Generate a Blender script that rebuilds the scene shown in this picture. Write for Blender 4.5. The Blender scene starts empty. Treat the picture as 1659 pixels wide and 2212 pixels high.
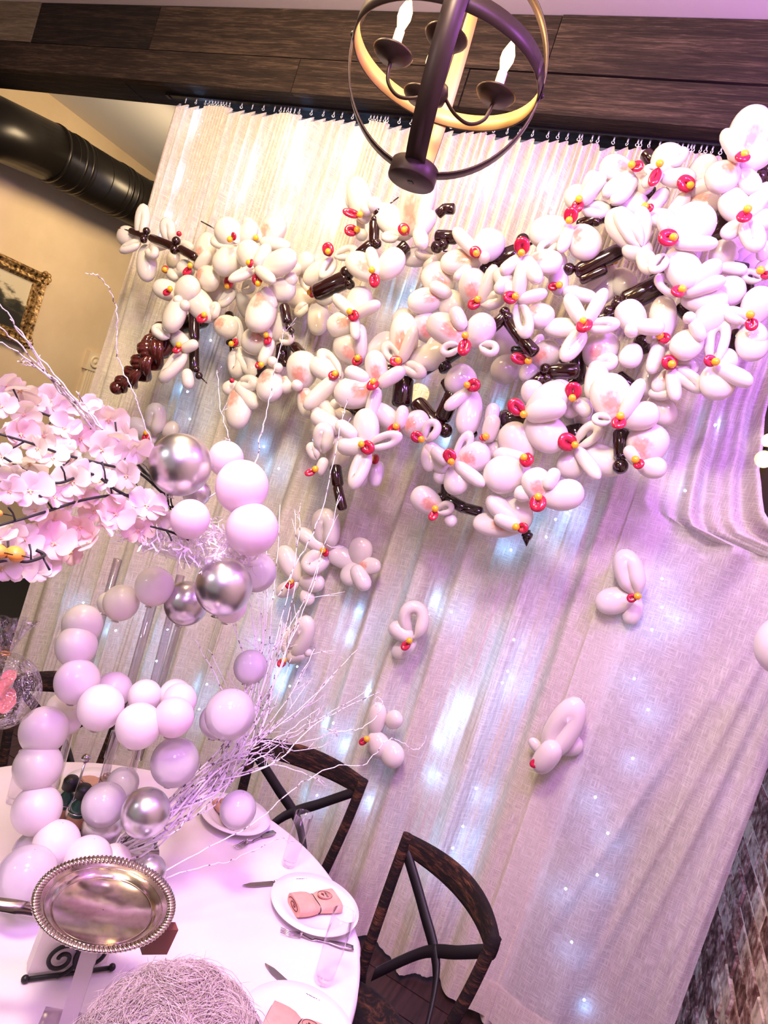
import bpy, math, random, bisect
from mathutils import Vector, Matrix, Euler
V = Vector
random.seed(7)
scn = bpy.context.scene
# ---------------------------------------------------------------- camera
PW, PH, FPX = 1659, 2212, 1459.24
CAM = V((0, 0, 1.9))
_y, _p, _r = [math.radians(a) for a in (-22.417, -3.003, 17.948)]
FWD = V((math.sin(_y)*math.cos(_p), math.cos(_y)*math.cos(_p), math.sin(_p)))
_r0 = V((math.cos(_y), -math.sin(_y), 0)); _u0 = _r0.cross(FWD)
RT = _r0*math.cos(_r) + _u0*math.sin(_r)
UP = -_r0*math.sin(_r) + _u0*math.cos(_r)
cd = bpy.data.cameras.new('camera'); cam = bpy.data.objects.new('camera', cd)
scn.collection.objects.link(cam); scn.camera = cam
cd.sensor_fit = 'HORIZONTAL'; cd.sensor_width = 36; cd.lens = 36*FPX/PW; cd.clip_start = 0.02
cam.matrix_world = Matrix(((RT.x, UP.x, -FWD.x, CAM.x), (RT.y, UP.y, -FWD.y, CAM.y), (RT.z, UP.z, -FWD.z, CAM.z), (0, 0, 0, 1)))
# ---------------------------------------------------------------- world, lights, exposure
wd = bpy.data.worlds.new('world'); scn.world = wd; wd.use_nodes = True
wd.node_tree.nodes['Background'].inputs[0].default_value = (1.0, 0.88, 0.80, 1)
wd.node_tree.nodes['Background'].inputs[1].default_value = 0.24
scn.view_settings.view_transform = 'Standard'; scn.view_settings.look = 'None'
scn.view_settings.gamma = 1; scn.view_settings.use_curve_mapping = False
scn.view_settings.exposure = 0.60
def area(name, loc, target, size, energy, col, sy=None, spread=180):
    l = bpy.data.lights.new(name, 'AREA'); l.spread = math.radians(spread); l.energy = energy; l.color = col; l.size = size
    if sy: l.shape = 'RECTANGLE'; l.size_y = sy
    o = bpy.data.objects.new(name, l); scn.collection.objects.link(o); o.location = loc
    o.rotation_euler = (V(target)-V(loc)).to_track_quat('-Z', 'Y').to_euler(); return o
area('warm_overhead_light', (-1.7, 1.3, 3.75), (-1.6, 2.7, 2.5), .45, 34, (1.0, .74, .40))
area('warm_overhead_light', (-0.7, 0.1, 3.7), (-0.7, 2.7, 1.7), .45, 60, (1.0, .88, .70))
area('warm_overhead_light', (-3.4, 3.7, 3.5), (-5.0, 3.6, 1.6), .5, 34, (1.0, .78, .48))  # added warm light to brighten the left wall and the curtain's back
area('purple_strip_light', (0.45, 0.35, 3.5), (-0.1, 2.3, 1.6), .9, 22, (.48, .15, 1.0), .05, 140)
area('pink_wash_light', (-0.2, -0.3, 3.0), (-0.35, 1.9, 0.6), .5, 8.5, (.78, .36, 1.0), None, 85)
area('purple_wash_light', (0.5, 1.4, 3.3), (0.0, 2.5, 2.9), .25, 26, (.46, .14, 1.0))
area('cool_spot_light', (-2.2, -0.9, 2.6), (-1.0, 1.4, 1.1), .12, 8, (.88, .93, 1.0))
scn.cycles.transparent_max_bounces = 32

# ---------------------------------------------------------------- pixel rays on the surveyed room (used only to find real positions)
def ray(x, y): return (x-PW/2)/FPX*RT - (y-PH/2)/FPX*UP + FWD
def onx(x, y, X): d = ray(x, y); return CAM + d*(X/d.x)
def ony(x, y, Y): d = ray(x, y); return CAM + d*(Y/d.y)
def onz(x, y, Z): d = ray(x, y); return CAM + d*((Z-CAM.z)/d.z)
def at(x, y, D): return CAM + ray(x, y)*D

# ---------------------------------------------------------------- materials
def mat(name, col, rough=.5, metal=0, spec=.5, alpha=1, emit=None, es=0, coat=0, trans=0, sss=0, sheen=0):
    m = bpy.data.materials.new(name); m.use_nodes = True
    b = m.node_tree.nodes['Principled BSDF']; I = b.inputs
    I['Base Color'].default_value = (*col, 1); I['Roughness'].default_value = rough; I['Metallic'].default_value = metal
    I['Specular IOR Level'].default_value = spec; I['Alpha'].default_value = alpha; I['Coat Weight'].default_value = coat
    I['Coat Roughness'].default_value = .08; I['Transmission Weight'].default_value = trans; I['Sheen Weight'].default_value = sheen
    if emit: I['Emission Color'].default_value = (*emit, 1); I['Emission Strength'].default_value = es
    return m
def N(m, t, **k):
    n = m.node_tree.nodes.new(t)
    for a, v in k.items():
        if a in n.inputs: n.inputs[a].default_value = v
        else: setattr(n, a, v)
    return n
def Lk(m, a, ao, b, bi): m.node_tree.links.new(a.outputs[ao], b.inputs[bi])
def coords(m, scale, kind='Object'):
    t = N(m, 'ShaderNodeTexCoord'); mp = N(m, 'ShaderNodeMapping'); mp.inputs['Scale'].default_value = scale
    Lk(m, t, kind, mp, 'Vector'); return mp
def noisecol(m, stops, scale=(1, 1, 1), ns=5, detail=5, bump=0, dist=.01, rough=None, kind='Object'):
    b = m.node_tree.nodes['Principled BSDF']; mp = coords(m, scale, kind)
    n = N(m, 'ShaderNodeTexNoise', Scale=ns, Detail=detail, Roughness=.6); Lk(m, mp, 0, n, 'Vector')
    r = N(m, 'ShaderNodeValToRGB'); e = r.color_ramp.elements
    while len(e) < len(stops): e.new(.5)
    for i, (p, c) in enumerate(stops): e[i].position = p; e[i].color = (*c, 1)
    Lk(m, n, 'Fac', r, 'Fac'); Lk(m, r, 'Color', b, 'Base Color')
    if bump:
        bp = N(m, 'ShaderNodeBump', Strength=bump, Distance=dist); Lk(m, n, 'Fac', bp, 'Height'); Lk(m, bp, 0, b, 'Normal')
    return n
def thin_glass(name, tint, f=.12, rough=.02, bump=0, p_=3.2):
    m = bpy.data.materials.new(name); m.use_nodes = True; nt = m.node_tree; nt.nodes.clear()
    o = N(m, 'ShaderNodeOutputMaterial'); t = N(m, 'ShaderNodeBsdfTransparent'); t.inputs[0].default_value = (*tint, 1)
    g = N(m, 'ShaderNodeBsdfGlossy', Roughness=rough); fr0 = N(m, 'ShaderNodeLayerWeight', Blend=.5); pw = N(m, 'ShaderNodeMath', operation='POWER'); pw.inputs[1].default_value = p_; Lk(m, fr0, 'Facing', pw, 0); fr = N(m, 'ShaderNodeMapRange'); fr.inputs['To Min'].default_value = f*.35; fr.inputs['To Max'].default_value = .85; Lk(m, pw, 0, fr, 0); mx = N(m, 'ShaderNodeMixShader')
    Lk(m, fr, 0, mx, 0); Lk(m, t, 0, mx, 1); Lk(m, g, 0, mx, 2); Lk(m, mx, 0, o, 0)
    if bump:
        mp = coords(m, (1, 1, 1)); n = N(m, 'ShaderNodeTexNoise', Scale=38, Detail=3); Lk(m, mp, 0, n, 'Vector')
        bp = N(m, 'ShaderNodeBump', Strength=1, Distance=bump); Lk(m, n, 'Fac', bp, 'Height'); Lk(m, bp, 0, g, 'Normal'); Lk(m, bp, 0, fr0, 'Normal')
    return m
def sheer(name, col, tr, weave=True, transl=.5):
    m = bpy.data.materials.new(name); m.use_nodes = True; nt = m.node_tree; nt.nodes.clear()
    o = N(m, 'ShaderNodeOutputMaterial'); t = N(m, 'ShaderNodeBsdfTransparent')
    d = N(m, 'ShaderNodeBsdfDiffuse'); d.inputs[0].default_value = (*col, 1)
    l = N(m, 'ShaderNodeBsdfTranslucent'); l.inputs[0].default_value = (*col, 1)
    a = N(m, 'ShaderNodeMixShader'); a.inputs[0].default_value = transl; Lk(m, d, 0, a, 1); Lk(m, l, 0, a, 2)
    b = N(m, 'ShaderNodeMixShader'); b.inputs[0].default_value = 1-tr; Lk(m, t, 0, b, 1); Lk(m, a, 0, b, 2); Lk(m, b, 0, o, 0)
    if weave:
        outs = []
        for sc in ((22, 1, 320), (320, 1, 22)):
            mp = coords(m, sc); n = N(m, 'ShaderNodeTexNoise', Scale=1.0, Detail=1.5); Lk(m, mp, 0, n, 'Vector'); outs.append(n)
        mx = N(m, 'ShaderNodeMath', operation='MAXIMUM'); Lk(m, outs[0], 0, mx, 0); Lk(m, outs[1], 0, mx, 1)
        mr = N(m, 'ShaderNodeMapRange'); mr.inputs['From Min'].default_value = .45; mr.inputs['From Max'].default_value = .72
        mr.inputs['To Min'].default_value = 1-tr-.10; mr.inputs['To Max'].default_value = 1-tr+.1
        Lk(m, mx, 0, mr, 0); Lk(m, mr, 0, b, 0)
        cr = N(m, 'ShaderNodeMix', data_type='RGBA'); cr.inputs['A'].default_value = (col[0]*.88, col[1]*.85, col[2]*.82, 1); cr.inputs['B'].default_value = (*col, 1)
        mr2 = N(m, 'ShaderNodeMapRange'); mr2.inputs['From Min'].default_value = .42; mr2.inputs['From Max'].default_value = .66
        Lk(m, mx, 0, mr2, 0); Lk(m, mr2, 0, cr, 'Factor'); Lk(m, cr, 'Result', d, 0); Lk(m, cr, 'Result', l, 0)
    return m
M = {}
M['ceiling'] = mat('ceiling_paint', (.80, .74, .66), .9)
M['wall'] = mat('tan_plaster', (.56, .41, .24), .85)
noisecol(M['wall'], [(.3, (.52, .38, .23)), (.7, (.60, .45, .28))], ns=2.5, detail=8, bump=.1, dist=.004)
M['back'] = mat('back_plaster', (.10, .07, .05), .9)
M['mortar'] = mat('brick_mortar', (.66, .53, .49), .95)
M['floor'] = mat('dark_floor_wood', (.03, .013, .012), .5); noisecol(M['floor'], [(.3, (.008, .004, .004)), (.7, (.055, .022, .02))], (14, 1, 1), 3, bump=.2, dist=.003)
M['gap'] = mat('floor_gap', (.004, .003, .003), .9)
def wood(name, dark, mid, light, grain=(1.2, 9, 9), ns=6):
    m = mat(name, mid, .75, spec=.25); b = m.node_tree.nodes['Principled BSDF']; mp = coords(m, grain)
    oi = N(m, 'ShaderNodeObjectInfo'); ad = N(m, 'ShaderNodeVectorMath', operation='ADD'); ms = N(m, 'ShaderNodeVectorMath', operation='SCALE'); ms.inputs[3].default_value = 40
    cb = N(m, 'ShaderNodeCombineXYZ'); Lk(m, oi, 'Random', cb, 0); Lk(m, oi, 'Random', cb, 1); Lk(m, cb, 0, ms, 0); Lk(m, mp, 0, ad, 0); Lk(m, ms, 0, ad, 1)
    n = N(m, 'ShaderNodeTexNoise', Scale=ns, Detail=9, Roughness=.72, Distortion=.8); Lk(m, ad, 0, n, 'Vector')
    n2 = N(m, 'ShaderNodeTexNoise', Scale=ns*.22, Detail=3); Lk(m, ad, 0, n2, 'Vector')
    mu = N(m, 'ShaderNodeMath', operation='ADD'); n2m = N(m, 'ShaderNodeMath', operation='MULTIPLY_ADD'); n2m.inputs[1].default_value = .45; n2m.inputs[2].default_value = .275; Lk(m, n2, 0, n2m, 0); Lk(m, n, 0, mu, 0); Lk(m, n2m, 0, mu, 1)
    r = N(m, 'ShaderNodeValToRGB'); e = r.color_ramp.elements; e[0].position = .36; e[0].color = (*dark, 1); e[1].position = .66; e[1].color = (*light, 1)
    x = e.new(.5); x.color = (*mid, 1); h = N(m, 'ShaderNodeMath', operation='MULTIPLY'); h.inputs[1].default_value = .5; Lk(m, mu, 0, h, 0)
    Lk(m, h, 0, r, 0); Lk(m, r, 0, b, 'Base Color'); bp = N(m, 'ShaderNodeBump', Strength=.9, Distance=.006); Lk(m, n, 0, bp, 'Height'); Lk(m, bp, 0, b, 'Normal')
    return m
M['plank'] = wood('reclaimed_plank', (.004, .003, .002), (.028, .016, .010), (.15, .095, .06), (1.6, 34, 34), 5)
M['plank_dark'] = wood('dark_plank', (.002, .001, .001), (.012, .007, .005), (.09, .05, .03), (1.6, 34, 34), 5)  # darkest plank tone: beam core, underside and one front plank
M['plank_grey'] = wood('grey_plank', (.04, .03, .02), (.16, .12, .08), (.34, .27, .19), (1.6, 34, 34), 5)
M['chair'] = wood('chair_wood', (.003, .002, .002), (.010, .005, .004), (.20, .075, .028), (5, 5, 30), 5)
M['chair_dark'] = mat('chair_dark_metal', (.006, .004, .004), .55)
bricks = []
for i, (a, b_, c) in enumerate([((.09, .035, .03), (.27, .15, .125), (.58, .46, .41)), ((.05, .022, .02), (.15, .075, .065), (.40, .27, .23)), ((.16, .085, .07), (.42, .30, .25), (.62, .50, .42)), ((.30, .22, .17), (.60, .48, .37), (.66, .55, .42))]):
    m = mat('worn_brick_%d' % i, b_, .95, spec=.1)
    noisecol(m, [(.38, a), (.52, b_), (.66, c)], (1, 14, 20), 1.4, 9, .5, .003, kind='Object'); oi = N(m, 'ShaderNodeObjectInfo'); mpn = [n for n in m.node_tree.nodes if n.type == 'MAPPING'][0]; cbn = N(m, 'ShaderNodeCombineXYZ'); mm = N(m, 'ShaderNodeMath', operation='MULTIPLY'); mm.inputs[1].default_value = 60; Lk(m, oi, 'Random', mm, 0); Lk(m, mm, 0, cbn, 0); Lk(m, mm, 0, cbn, 1); Lk(m, cbn, 0, mpn, 'Location'); bricks.append(m)
M['duct'] = mat('black_duct', (.012, .009, .007), .32, .55)
M['casing'] = mat('cream_casing', (.66, .52, .34), .6)
M['base'] = mat('baseboard_paint', (.46, .33, .27), .6)
M['black'] = mat('black_iron', (.004, .003, .003), .45)
M['doorblack'] = mat('dark_door', (.008, .005, .004), .6)
M['bronze'] = mat('bronze_metal', (.045, .026, .022), .42, .6)
M['bulb_lit_in'] = mat('bulb_lit_inside', (.62, .40, .15), .5, .35)  # bulb light on the straps' inner faces, put into their gold colour
M['sleeve'] = mat('candle_sleeve', (.75, .62, .45), .5)
M['bulb'] = mat('bulb_glow', (1, .8, .4), .3, emit=(1, .60, .24), es=3.6)
M['filament'] = mat('bulb_base', (.10, .05, .03), .4, .5)
M['led'] = mat('fairy_led', (1, 1, 1), .3, emit=(.20, .47, 1.0), es=560)
M['led_dim'] = mat('fairy_led_dim', (1, 1, 1), .3, emit=(.20, .47, 1.0), es=230)
M['warm'] = mat('warm_globe', (1, .8, .5), .3, emit=(1, .62, .2), es=4)
M['wire'] = thin_glass('clear_wire', (.9, .9, .95), .2)
M['sheer'] = sheer('linen_sheer', (.92, .84, .70), .13, transl=.30)
M['sheer2'] = sheer('linen_sheer_pink', (.91, .84, .77), .20, transl=.34)
M['hem'] = sheer('linen_hem', (.86, .77, .68), .08, transl=.35)
M['hook'] = mat('white_hook', (.8, .8, .8), .25, .6)
def balloon(name, col, stain=False, tr=.20, rough=.16, coat=.6):
    m = mat(name, col, rough, coat=coat); nt = m.node_tree; b = nt.nodes['Principled BSDF']; o = [n for n in nt.nodes if n.type == 'OUTPUT_MATERIAL'][0]
    t = N(m, 'ShaderNodeBsdfTranslucent'); t.inputs[0].default_value = (*col, 1); mx = N(m, 'ShaderNodeMixShader'); mx.inputs[0].default_value = tr
    Lk(m, b, 0, mx, 1); Lk(m, t, 0, mx, 2); Lk(m, mx, 0, o, 0)
    if stain:
        tc = N(m, 'ShaderNodeTexCoord'); vd = N(m, 'ShaderNodeVectorMath', operation='DISTANCE'); vd.inputs[1].default_value = (.0, .36, .42)
        ns = N(m, 'ShaderNodeTexNoise', Scale=7, Detail=5); Lk(m, tc, 'Object', ns, 'Vector'); Lk(m, tc, 'Object', vd, 0)
        ad = N(m, 'ShaderNodeMath', operation='MULTIPLY_ADD'); ad.inputs[1].default_value = .42; Lk(m, ns, 0, ad, 0); Lk(m, vd, 'Value', ad, 2)
        mr = N(m, 'ShaderNodeMapRange'); mr.inputs['From Min'].default_value = .32; mr.inputs['From Max'].default_value = .50; mr.inputs['To Min'].default_value = 1; mr.inputs['To Max'].default_value = 0
        Lk(m, ad, 0, mr, 0); c = N(m, 'ShaderNodeMix', data_type='RGBA'); c.inputs['A'].default_value = (*col, 1); c.inputs['B'].default_value = (.80, .36, .27, 1)
        Lk(m, mr, 0, c, 'Factor'); Lk(m, c, 'Result', b, 'Base Color'); Lk(m, c, 'Result', t, 0)
    return m
M['white'] = balloon('white_balloon', (.82, .75, .67))
M['white_stain'] = balloon('white_balloon_kissed', (.82, .75, .67), True)
M['red'] = balloon('crimson_balloon', (.50, .012, .05), tr=.12)
M['yellow'] = balloon('yellow_balloon', (.90, .45, .02), tr=.12)
M['maroon'] = balloon('maroon_balloon', (.018, .0025, .002), tr=.04, rough=.12, coat=.8)
M['maroon2'] = balloon('braid_balloon', (.085, .012, .009), tr=.06, rough=.14, coat=.8)
M['pearl'] = balloon('pearl_balloon', (.88, .80, .78), tr=.22, rough=.34, coat=.25)
M['pink'] = balloon('pink_balloon', (.88, .72, .78), tr=.22, rough=.32, coat=.25)
M['chrome'] = mat('chrome_balloon', (.66, .63, .66), .30, 1)
M['knot'] = M['pearl']
def clearb(name, col, tr):
    m = sheer(name, col, tr, False, .3); nt = m.node_tree; o = [n for n in nt.nodes if n.type == 'OUTPUT_MATERIAL'][0]
    prev = o.inputs[0].links[0].from_node; g = N(m, 'ShaderNodeBsdfGlossy', Roughness=.12); f = N(m, 'ShaderNodeLayerWeight', Blend=.25); mx = N(m, 'ShaderNodeMixShader')
    Lk(m, f, 'Fresnel', mx, 0); Lk(m, prev, 0, mx, 1); Lk(m, g, 0, mx, 2); Lk(m, mx, 0, o, 0); return m
M['clearpearl'] = clearb('clear_pearl_balloon', (.92, .86, .88), .34)
M['cloth'] = mat('white_tablecloth', (.76, .69, .70), .85); noisecol(M['cloth'], [(.3, (.74, .67, .68)), (.7, (.79, .72, .73))], ns=2, detail=10, bump=.12, dist=.004)
M['china'] = mat('white_china', (.84, .80, .82), .15, coat=.5)
M['napkin'] = mat('kraft_pink_napkin', (.60, .34, .24), .85); noisecol(M['napkin'], [(.3, (.56, .31, .22)), (.7, (.66, .38, .28))], ns=30, bump=.1, dist=.001)
M['kraft'] = mat('kraft_tag', (.62, .33, .24), .8)
M['ink'] = mat('maroon_ink', (.13, .01, .012), .7)
M['cord'] = mat('black_cord', (.01, .012, .015), .8)
M['steel'] = mat('cutlery_steel', (.50, .45, .46), .20, 1)
M['silver'] = mat('tarnished_silver', (.60, .52, .45), .13, 1); noisecol(M['silver'], [(.3, (.50, .42, .37)), (.7, (.66, .58, .51))], ns=60, bump=.03, dist=.0005)
M['glass'] = thin_glass('clear_glass', (.97, .96, .98), .04, p_=7)
M['acrylic'] = thin_glass('clear_acrylic', (.86, .82, .86), .30, .05, p_=1.8)
M['film'] = thin_glass('cellophane', (.93, .92, .95), .30, .08, .05)
M['petal'] = sheer('silk_petal_pink', (.84, .72, .71), 0, False, .35)
M['petal_cream'] = sheer('silk_petal_cream', (.85, .79, .66), 0, False, .35)
M['petal_blush'] = sheer('silk_petal_blush', (.84, .62, .61), 0, False, .3)
M['throat'] = mat('orchid_throat', (.80, .50, .30), .6)
M['stemblack'] = mat('dark_stem', (.012, .012, .012), .6)
M['twig'] = mat('frosted_twig', (.62, .55, .58), .75); noisecol(M['twig'], [(.36, (.12, .08, .09)), (.43, (.82, .76, .79))], ns=70, detail=2, kind='Object')
M['fruit'] = mat('orange_fruit', (.85, .36, .05), .4, coat=.2)
M['napwhite'] = mat('white_paper_napkin', (.84, .76, .75), .85)
M['postwhite'] = clearb('pale_acrylic', (.85, .74, .78), .35)
M['redwood'] = mat('red_brown_wood', (.16, .045, .03), .5)
M["hair"] = mat("grey_hair", (.50, .40, .37), .6, sheen=.3)
M['skin'] = mat('skin', (.55, .33, .25), .6)
M['shirt'] = mat('dark_shirt', (.05, .03, .05), .8)
M['greenglass'] = mat('green_bottle', (.01, .05, .03), .1, coat=.5)
M['amber'] = mat('amber_label', (.35, .18, .08), .5)
M['gold'] = mat('gilded_frame', (.30, .15, .04), .38, .6); noisecol(M['gold'], [(.38, (.015, .008, .004)), (.5, (.30, .16, .05)), (.68, (.70, .48, .22))], ns=38, detail=6, bump=1, dist=.012)
M['gold2'] = mat('gilded_slip', (.48, .26, .08), .4, .5)
M['pinkfl'] = mat('coral_petal', (.82, .24, .24), .6)
M['redc'] = mat('dark_red_centre', (.10, .004, .01), .5)
def paint():
    m = mat('landscape_painting', (.4, .35, .25), .6); b = m.node_tree.nodes['Principled BSDF']
    tc = N(m, 'ShaderNodeTexCoord'); sp = N(m, 'ShaderNodeSeparateXYZ'); Lk(m, tc, 'Generated', sp, 0)
    n = N(m, 'ShaderNodeTexNoise', Scale=7, Detail=8); Lk(m, tc, 'Generated', n, 'Vector')
    a = N(m, 'ShaderNodeMath', operation='MULTIPLY_ADD'); a.inputs[1].default_value = .75; Lk(m, n, 0, a, 0)
    y = N(m, 'ShaderNodeMath', operation='MULTIPLY_ADD'); y.inputs[1].default_value = .55; y.inputs[2].default_value = -.25; Lk(m, sp, 'Y', y, 0)
    s = N(m, 'ShaderNodeMath', operation='ADD'); Lk(m, y, 0, s, 0); Lk(m, sp, 'Z', s, 1); Lk(m, s, 0, a, 2)
    r = N(m, 'ShaderNodeValToRGB'); hh_ = N(m, 'ShaderNodeMath', operation='MULTIPLY'); hh_.inputs[1].default_value = .5; Lk(m, a, 0, hh_, 0); e = r.color_ramp.elements; e[0].position = .50; e[0].color = (.008, .007, .004, 1); e[1].position = .62; e[1].color = (.50, .42, .28, 1)
    x = e.new(.56); x.color = (.05, .04, .02, 1); Lk(m, hh_, 0, r, 0); Lk(m, r, 0, b, 'Base Color'); return m
M['paint'] = paint()

# ---------------------------------------------------------------- mesh builder
class MB:
    def __init__(s): s.v = []; s.f = []
    def box(s, lo, hi, T=None):
        n = len(s.v); P = [V((x, y, z)) for x in (lo[0], hi[0]) for y in (lo[1], hi[1]) for z in (lo[2], hi[2])]
        s.v += [T @ p if T else p for p in P]
        s.f += [tuple(n+i for i in q) for q in ((0, 1, 3, 2), (4, 6, 7, 5), (0, 4, 5, 1), (2, 3, 7, 6), (0, 2, 6, 4), (1, 5, 7, 3))]; return s
    def cbox(s, lo, hi, c=.004, T=None):      # box with chamfered outline toward -x face kept cheap
        return s.box(lo, hi, T)
    def tube(s, pts, r, n=8, cap=True, flat=None):
        pts = [V(p) for p in pts]; k = len(pts)
        if not hasattr(r, '__len__'): r = [r]*k
        t = [(pts[min(i+1, k-1)]-pts[max(i-1, 0)]).normalized() for i in range(k)]
        a = V((0, 0, 1)) if abs(t[0].z) < .9 else V((1, 0, 0)); u = t[0].cross(a).normalized(); b0 = len(s.v)
        for i in range(k):
            u = (u - t[i]*u.dot(t[i])); u = u.normalized() if u.length > 1e-9 else t[i].orthogonal().normalized(); w = t[i].cross(u)
            for j in range(n):
                q = 2*math.pi*j/n; s.v.append(pts[i] + (u*math.cos(q)*(flat or 1) + w*math.sin(q))*r[i])
        for i in range(k-1):
            for j in range(n): s.f.append((b0+i*n+j, b0+i*n+(j+1) % n, b0+(i+1)*n+(j+1) % n, b0+(i+1)*n+j))
        if cap: s.f.append(tuple(b0+j for j in range(n))[::-1]); s.f.append(tuple(b0+(k-1)*n+j for j in range(n)))
        return s
    def lathe(s, prof, n=24, T=None, open_=False):
        b0 = len(s.v)
        for (r, z) in prof:
            for j in range(n):
                q = 2*math.pi*j/n; p = V((r*math.cos(q), r*math.sin(q), z)); s.v.append(T @ p if T else p)
        for i in range(len(prof)-1):
            for j in range(n): s.f.append((b0+i*n+j, b0+i*n+(j+1) % n, b0+(i+1)*n+(j+1) % n, b0+(i+1)*n+j))
        return s
    def sphere(s, c, r, n=16, m=10, sc=(1, 1, 1)):
        T = Matrix.Translation(c) @ Matrix.Diagonal((*[r*x for x in sc], 1))
        return s.lathe([(max(1e-4, math.sin(math.pi*i/m)), -math.cos(math.pi*i/m)) for i in range(m+1)], n, T)
    def grid(s, fn, nu, nv):
        b0 = len(s.v)
        for i in range(nu+1):
            for j in range(nv+1): s.v.append(V(fn(i/nu, j/nv)))
        for i in range(nu):
            for j in range(nv): a = b0+i*(nv+1)+j; s.f.append((a, a+nv+1, a+nv+2, a+1))
        return s
    def strap(s, pts, side, w, th):           # flat strap: pts centre line, side(i)->across vector, thickness along normal
        b0 = len(s.v); k = len(pts)
        for i, p in enumerate(pts):
            t = (V(pts[min(i+1, k-1)])-V(pts[max(i-1, 0)])).normalized(); a = V(side(i)).normalized(); nn = t.cross(a).normalized()
            for sa, sn in ((-1, -1), (1, -1), (1, 1), (-1, 1)): s.v.append(V(p)+a*sa*w/2+nn*sn*th/2)
        for i in range(k-1):
            for j in range(4): s.f.append((b0+i*4+j, b0+i*4+(j+1) % 4, b0+(i+1)*4+(j+1) % 4, b0+(i+1)*4+j))
        s.f.append((b0, b0+1, b0+2, b0+3)); e = b0+4*(k-1); s.f.append((e+3, e+2, e+1, e)); return s
    def mesh(s, name, m, smooth=True, inv=None):
        me = bpy.data.meshes.new(name); me.from_pydata([tuple(inv @ p) if inv else tuple(p) for p in s.v], [], s.f)
        me.materials.append(M[m] if isinstance(m, str) else m)
        if smooth: me.polygons.foreach_set('use_smooth', [True]*len(me.polygons))
        me.update(); return me
    def build(s, name, m, parent=None, smooth=True, world=True, origin=None):
        inv = None
        if parent is not None and world: inv = wm(parent).inverted()
        if origin is not None: inv = Matrix.Translation(origin).inverted()
        o = bpy.data.objects.new(name, s.mesh(name, m, smooth, inv)); scn.collection.objects.link(o)
        if parent: o.parent = parent
        if origin is not None: o.location = origin
        return o
def wm(o):
    a = o.matrix_basis.copy()
    return wm(o.parent) @ a if o.parent else a
def tag(o, label=None, cat=None, group=None, kind=None):
    if label: o['label'] = label
    if cat: o['category'] = cat
    if group: o['group'] = group
    if kind: o['kind'] = kind
    return o
def empty(name, loc, label, cat, group=None, rot=None, kind=None):
    o = bpy.data.objects.new(name, None); scn.collection.objects.link(o); o.empty_display_size = .05
    if rot is not None: o.matrix_basis = Matrix.Translation(loc) @ rot.to_4x4()
    else: o.location = loc
    return tag(o, label, cat, group, kind)
def inst(name, me, parent, T):
    o = bpy.data.objects.new(name, me); scn.collection.objects.link(o); o.parent = parent; o.matrix_basis = T; return o
def smoothpts(P, n=6):
    P = [V(p) for p in P]; out = []
    for i in range(len(P)-1):
        p0, p1, p2, p3 = P[max(i-1, 0)], P[i], P[i+1], P[min(i+2, len(P)-1)]
        for k in range(n):
            t = k/n; out.append(.5*((2*p1)+(p2-p0)*t+(2*p0-5*p1+4*p2-p3)*t*t+(3*p1-3*p2+p0*1-p0*2+p3)*t**3))
    out.append(P[-1]); return out

# ---------------------------------------------------------------- the room
XL, XR, YB, ZC, YC = -5.1, .64, 5.6, 3.85, 2.70
tag(MB().box((XL-.1, -3, ZC), (XR+.3, YB+.1, ZC+.1)).build('ceiling', 'ceiling', smooth=False), kind='structure')
fl = tag(MB().box((XL-.1, -3, -.12), (XR+.3, YB+.1, -.02)).build('floor', 'gap', smooth=False), kind='structure')
fm = MB().box((-1.1, -.07, -.02), (1.1, .07, 0)).mesh('plank', 'floor', False)
for i in range(16):
    for j in range(3):
        inst('plank', fm, fl, Matrix.Translation((-2.6+j*2.22-(i % 3)*.7, 1.1+i*.146, 0)))
wl = tag(MB().box((XL-.1, -3, 0), (XL, YB, ZC)).build('wall_left', 'wall', smooth=False), kind='structure')
tag(MB().box((XL, YB, 0), (XR, YB+.1, ZC)).build('wall_back', 'back', smooth=False), kind='structure')
wr = tag(MB().box((XR+.012, -3, 0), (XR+.2, YB, ZC)).build('wall_right', 'mortar', smooth=False), kind='structure')
bm_ = []
for k in range(3):
    b = MB(); random.seed(k); L, Hh = .1055, .0348
    for (x, s) in ((.02, 1.0), (.009, 1.0), (.004, .965)):
        for sy, sz in ((-1, -1), (1, -1), (1, 1), (-1, 1)):
            b.v.append(V((x+random.uniform(-.002, .002), sy*L*s+random.uniform(-.003, .003), sz*Hh*(s if s > .98 else .91)+random.uniform(-.002, .002))))
    for i in range(2):
        for j in range(4): b.f.append((i*4+j, i*4+(j+1) % 4, i*4+4+(j+1) % 4, i*4+4+j))
    b.f.append((8, 9, 10, 11)); bm_.append(b)
bme = [[b.mesh('brick', m, False) for m in bricks] for b in bm_]
random.seed(3)
def brickrow(z, y0, y1, off):
    y = y0+off
    while y < y1:
        me = random.choice(bme)[random.choices((0, 1, 2, 3), (4, 4, 3, 1.4))[0]]
        inst('brick', me, wr, Matrix.Translation((XR+random.uniform(-.004, .006), y, z)) @ Matrix.Rotation(random.uniform(-.01, .01), 4, 'X')); y += .218
for c in range(43):
    z = .04+c*.077
    if c < 20: brickrow(z, 1.95, 3.75, .109*(c % 2))
    elif c > 25: brickrow(z, 2.75, 3.9, .109*(c % 2))
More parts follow.
